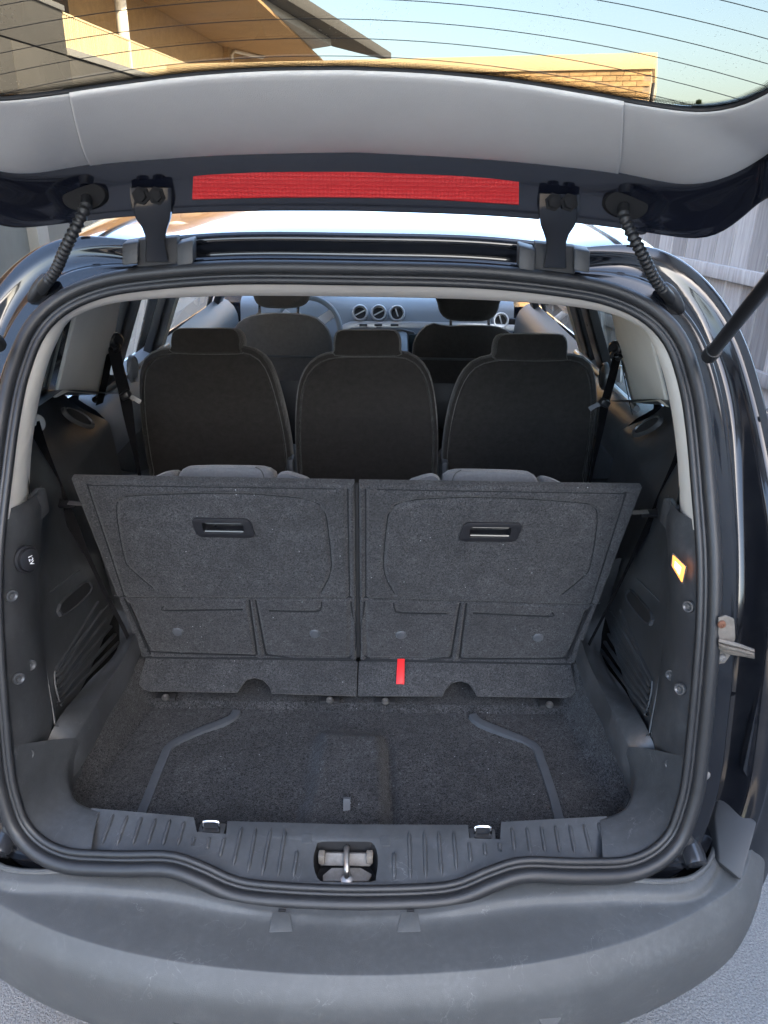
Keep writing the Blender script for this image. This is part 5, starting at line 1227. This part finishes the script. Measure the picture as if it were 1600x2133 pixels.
bang = math.atan2(bdv.y, bdv.x); cnt = 0
for c_ in range(13):
    for k in range(22):
        off = 0.118 + 0.238*k + (0.119 if c_ % 2 else 0)
        p = -bdv*off; o = bpy.data.objects.new('brick', bmsh); col.objects.link(o); o.parent = bb
        o.location = (p.x+bnv.x*random.uniform(-0.003, 0.004), p.y+bnv.y*random.uniform(-0.003, 0.004), 3.255-0.087*c_); o.rotation_euler = (0, 0, bang); cnt += 1
# remaining brickwork of the face: pieces joined
vs, fs = [], []
for c_ in range(38):
    for k in range(int(LEN/0.238)):
        if c_ < 13 and k < 22: continue
        off = 0.118 + 0.238*k + (0.119 if c_ % 2 else 0); p = bB-bdv*off+bnv*0.003; z = 3.255-0.087*c_
        b0 = len(vs)
        for dx, dy, dz in ((-1, 1, -1), (1, 1, -1), (1, 1, 1), (-1, 1, 1), (-1, -1, -1), (1, -1, -1), (1, -1, 1), (-1, -1, 1)):
            q = p+bdv*(dx*0.114)+bnv*(dy*0.015); vs.append((q.x, q.y, z+dz*0.038))
        fs += [(b0, b0+1, b0+2, b0+3), (b0, b0+4, b0+5, b0+1), (b0+3, b0+2, b0+6, b0+7), (b0, b0+3, b0+7, b0+4), (b0+1, b0+5, b0+6, b0+2)]
me = bpy.data.meshes.new('brickwork'); me.from_pydata(vs, [], fs); o = link('brickwork', me, 'brick', bb, smooth=False); o['kind'] = 'stuff'

# ================================================================== APARTMENT BLOCK ON THE LEFT
lO = V(-8, 20.9, 0); th_ = RAD(3); lD = V(math.sin(th_), math.cos(th_), 0); lN = V(math.cos(th_), -math.sin(th_), 0)
def lw_(s_, dpt, z): p = lO+lD*s_+lN*dpt; return V(p.x, p.y, z)
def lp(px, py, dpt=0.0):
    p = PP(px, py, lO+lN*dpt, lN); q = p-lO; return q.dot(lD), p.z
ap = root('apartment_block', 'buff apartment block with a slatted balcony over a grey ground floor', 'building', lO)
zb = (lp(133, 97)[1]+lp(300, 163)[1])/2; zr = zb+0.80
def lbox(name, s0, s1, d0, d1, z0, z1, m_, bev=0.01):
    o_ = [lw_(s0, d0, z0), lw_(s1, d0, z0), lw_(s1, d1, z0), lw_(s0, d1, z0)]
    return prism(name, o_, V(0, 0, z1-z0), m_, ap, bevel=bev)
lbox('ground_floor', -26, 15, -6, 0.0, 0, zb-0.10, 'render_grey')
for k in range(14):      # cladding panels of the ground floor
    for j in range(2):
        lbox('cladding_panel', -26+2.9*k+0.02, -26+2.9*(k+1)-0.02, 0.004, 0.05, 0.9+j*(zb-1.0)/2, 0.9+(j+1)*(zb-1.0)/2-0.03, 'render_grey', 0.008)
lbox('floor_edge', 0.0, 15, -2.4, 0.12, zb-0.10, zb+0.06, 'roof_metal')
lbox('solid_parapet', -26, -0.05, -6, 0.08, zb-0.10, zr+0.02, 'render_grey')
lbox('parapet_coping', -26, 0.0, -6, 0.14, zr+0.02, zr+0.14, 'roof_metal')
sm = bpy.data.meshes.new('slat'); bm = bmesh.new(); bmesh.ops.create_cube(bm, size=1.0)
for q in bm.verts: q.co = Vector((q.co.x*0.03, q.co.y*0.070, q.co.z*0.78))
bm.to_mesh(sm); bm.free(); sm.materials.append(MATS['rail_cream'])
for k in range(106):
    o = bpy.data.objects.new('slat', sm); col.objects.link(o); o.parent = ap
    p = lD*(0.1+0.135*k)+lN*0.02; o.location = (p.x, p.y, zb+0.06+0.38); o.rotation_euler = (0, 0, -th_)
zs = 7.4
lbox('balcony_rail', 0.05, 15, -0.03, 0.05, zr-0.02, zr+0.03, 'rail_cream')
lbox('back_wall', -26, 34, -6, -2.4, zb+0.06, zs, 'render_buff')
lbox('soffit', -26, 60, -6, 2.2, zs, zs+0.12, 'soffit')
s_, z_ = lp(258, 60, -0.1); c = lw_(s_, -0.12, 0)
tube('balcony_post', [V(c.x, c.y, zb), V(c.x, c.y, zs)], 0.17, 'white_pipe', ap, 16)
lbox('dark_doorway', 4.0, 6.2, -2.4, -2.34, zb+0.06, zb+2.1, 'window_dark')
c = lw_(3.0, -1.2, zs-0.09); dome('ceiling_light', c+V(0, 0, 0.09), (0, 0, -1), 0.22, 0.10, 'white_pipe', ap, 18)
s2_, _ = lp(463, 80, -2.4)
lbox('return_wall', s2_, s2_+26, -6, -2.1, 0, zs, 'render_buff')
tube('downpipe', [lw_(s2_+0.3, -2.0, zb), lw_(s2_+0.3, -2.0, zs-0.35), lw_(s2_+0.5, -1.9, zs-0.15), lw_(s2_+3.6, -1.0, zs-0.1), lw_(s2_+3.8, -0.9, zs+0.05)], 0.09, 'white_pipe', ap, 10)
wa, wb = lp(500, 80, -2.1)[0], lp(630, 110, -2.1)[0]
lbox('window', wa, wb, -2.1, -2.04, zb, zs-0.5, 'blind')
for k in range(4): lbox('window_bar', lerp(wa, wb, k/3)-0.12, lerp(wa, wb, k/3)+0.12, -2.04, -1.98, zb, zs-0.5, 'roof_metal')
# eaves and roof
e = [PZ(a, b, 7.52) for a, b in ((425, 0), (642, 104), (690, 96), (520, 0))]
q0, q1 = e[0], e[1]; ex = (q0-q1); e[0] = q0+ex*1.2; e[3] = e[3]+(e[3]-e[2])*1.2
prism('eave', e, V(0, 0, 0.35), 'roof_metal', ap, bevel=0.02)
r_ = [PZ(522, 0, 7.9), PZ(692, 97, 7.9), PZ(815, 128, 7.9), PZ(598, 0, 7.9)]
r_[0] = r_[0]+(r_[0]-r_[1])*1.2; r_[3] = r_[3]+(r_[3]-r_[2])*1.2
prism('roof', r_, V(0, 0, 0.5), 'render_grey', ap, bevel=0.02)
# garage doors in the grey ground floor, seen past the roof edge
for k in range(3):
    lbox('garage_door', -16+4.2*k, -12.6+4.2*k, 0.05, 0.09, 0.0, 2.3, 'render_dark', 0.01)

# ================================================================== FAR TREE
tp = PY(1455, 214, 45)
tree = root('conifer_tree', 'small conifer top beyond the brick building', 'tree', (tp.x, tp.y, 0))
tube('trunk', [V(tp.x, tp.y, 0), V(tp.x, tp.y, tp.z*0.5), V(tp.x, tp.y, tp.z)], lambda t: 0.14*(1-t)+0.01, 'bark', tree, 8)
vs, fs = [], []
for k in range(5200):
    h = random.random()**0.8; z = tp.z*(0.15+0.85*h)+0.1; rad = (1-h)*1.5*random.uniform(0.25, 1.0)+0.05
    a = random.uniform(0, 6.283); c = V(tp.x+rad*math.cos(a), tp.y+rad*math.sin(a), z-0.25*rad)
    u = V(random.gauss(0, 1), random.gauss(0, 1), random.gauss(0, 0.6)).normalized()*0.13; w2 = u.cross(V(random.random(), random.random(), 1)).normalized()*0.035
    b0 = len(vs); vs += [c-u, c+w2, c+u, c-w2]; fs.append((b0, b0+1, b0+2, b0+3))
me = bpy.data.meshes.new('crown'); me.from_pydata([tuple(p) for p in vs], [], fs); link('crown', me, 'leaf', tree, smooth=False)

for s in (-1, 1):      # painted corner between the seal and the bumper
    S1 = (lambda p: p) if s > 0 else mir
    cs = [q for q in FR if q[0].x > 0.40 and q[0].z < 0.88]; cs = cs[::-1] if cs[0][0].z > cs[-1][0].z else cs
    P = resample([p+n*0.014-b*0.010 for p, t, n, b in cs], 24)
    Q = spline([V(.42, -.052, .600), V(.52, -.050, .600), V(.60, -.035, .602), V(.655, .02, .606), V(.70, .11, .62), V(.715, .13, .72), V(.70, .11, .86)], 24)
    R = [P, [p.lerp(q, .3)+V(0, .02, -.004) for p, q in zip(P, Q)], [p.lerp(q, .6)+V(0, .035, -.010) for p, q in zip(P, Q)], [p.lerp(q, .9)+V(0, .012, -.006) for p, q in zip(P, Q)], Q]
    v, f = loft([[S1(p) for p in r] for r in R]); obj('jamb_corner', v, f, 'paint_jamb', jamb, sub=1)

# ================================================================== DARK GARDEN WALL ON THE LEFT
gw = root('garden_wall', 'dark green grey rendered wall with pale piers along the left of the car', 'wall', (-3.45, 7, 0))
box('wall_body', (-3.5, 7, 1.05), (0.2, 16, 2.1), 'render_wall', gw, None, 0.01)
box('coping', (-3.5, 7, 2.14), (0.30, 16.1, 0.08), 'roof_metal', gw, None, 0.01)
for k in range(11): box('pier', (-3.42, -0.6+1.5*k, 1.05), (0.24, 0.26, 2.1), 'pier_grey', gw, None, 0.01)

for s in (-1, 1):      # raised rim of the bumper top beside the seal
    P = [p for p in L0 if p.x*s > 0.40 and p.y < 0.12]; P.sort(key=lambda p: abs(p.x))
    tube('ledge_rim', [p+V(0, -0.004, 0.000) for p in resample(P, 24)], 0.005, 'bumper_plastic', bumper, 8)

# ================================================================== ADDED BLOCK BEHIND THE CAMERA (unseen, cuts horizon light on the car)
gr = root('horizon_blocker', 'added unseen block with dark doors behind the camera, cutting horizon light', 'garage', (-2, -19, 0))
box('blocker_wall', (-2, -19, 1.6), (26, 5, 3.2), 'blocker_wall', gr, None, 0.02)
box('blocker_roof', (-2, -19, 3.3), (26.6, 5.6, 0.2), 'roof_metal', gr, None, 0.02)
for k in range(7): box('garage_door', (-11+3.0*k, -16.46, 1.2), (2.5, 0.08, 2.3), 'render_dark', gr, None, 0.01)  # door fronts on the added block

for s in (1, -1):      # overlapping pressings and a sealant bead in the jamb
    S1 = (lambda p: p) if s > 0 else mir
    q = [PY(a, b, Y_) for a, b, Y_ in ((1586, 1425, .09), (1612, 1420, .11), (1608, 1600, .09), (1568, 1640, .05), (1548, 1605, .045))]
    prism('lamp_flange', [S1(p) for p in q], V(0, 0.02, 0), 'paint_jamb', jamb, bevel=0.004)
    if False: tube('panel_lip', [S1(p) for p in spline([PY(1535, 1690, .05), PY(1560, 1650, .05), PY(1585, 1720, .05)], 16)], 0.003, 'paint_jamb', jamb, 6)

for k in range(3):
    a_, b_ = qd[0].lerp(qd[1], 0.25+0.25*k), qd[3].lerp(qd[2], 0.25+0.25*k)
    tube('lens_rib', [a_.lerp(b_, 0.1)+ln*0.0044, a_.lerp(b_, 0.9)+ln*0.0044], 0.0005, 'lamp_lens', strips[1], 6)
prism('lamp_frame', [cc+(p-cc)*1.16 for p in qd], ln*0.0028, 'trim_dark', strips[1], [[cc+(p-cc)*1.01 for p in qd]], bevel=0.0008)
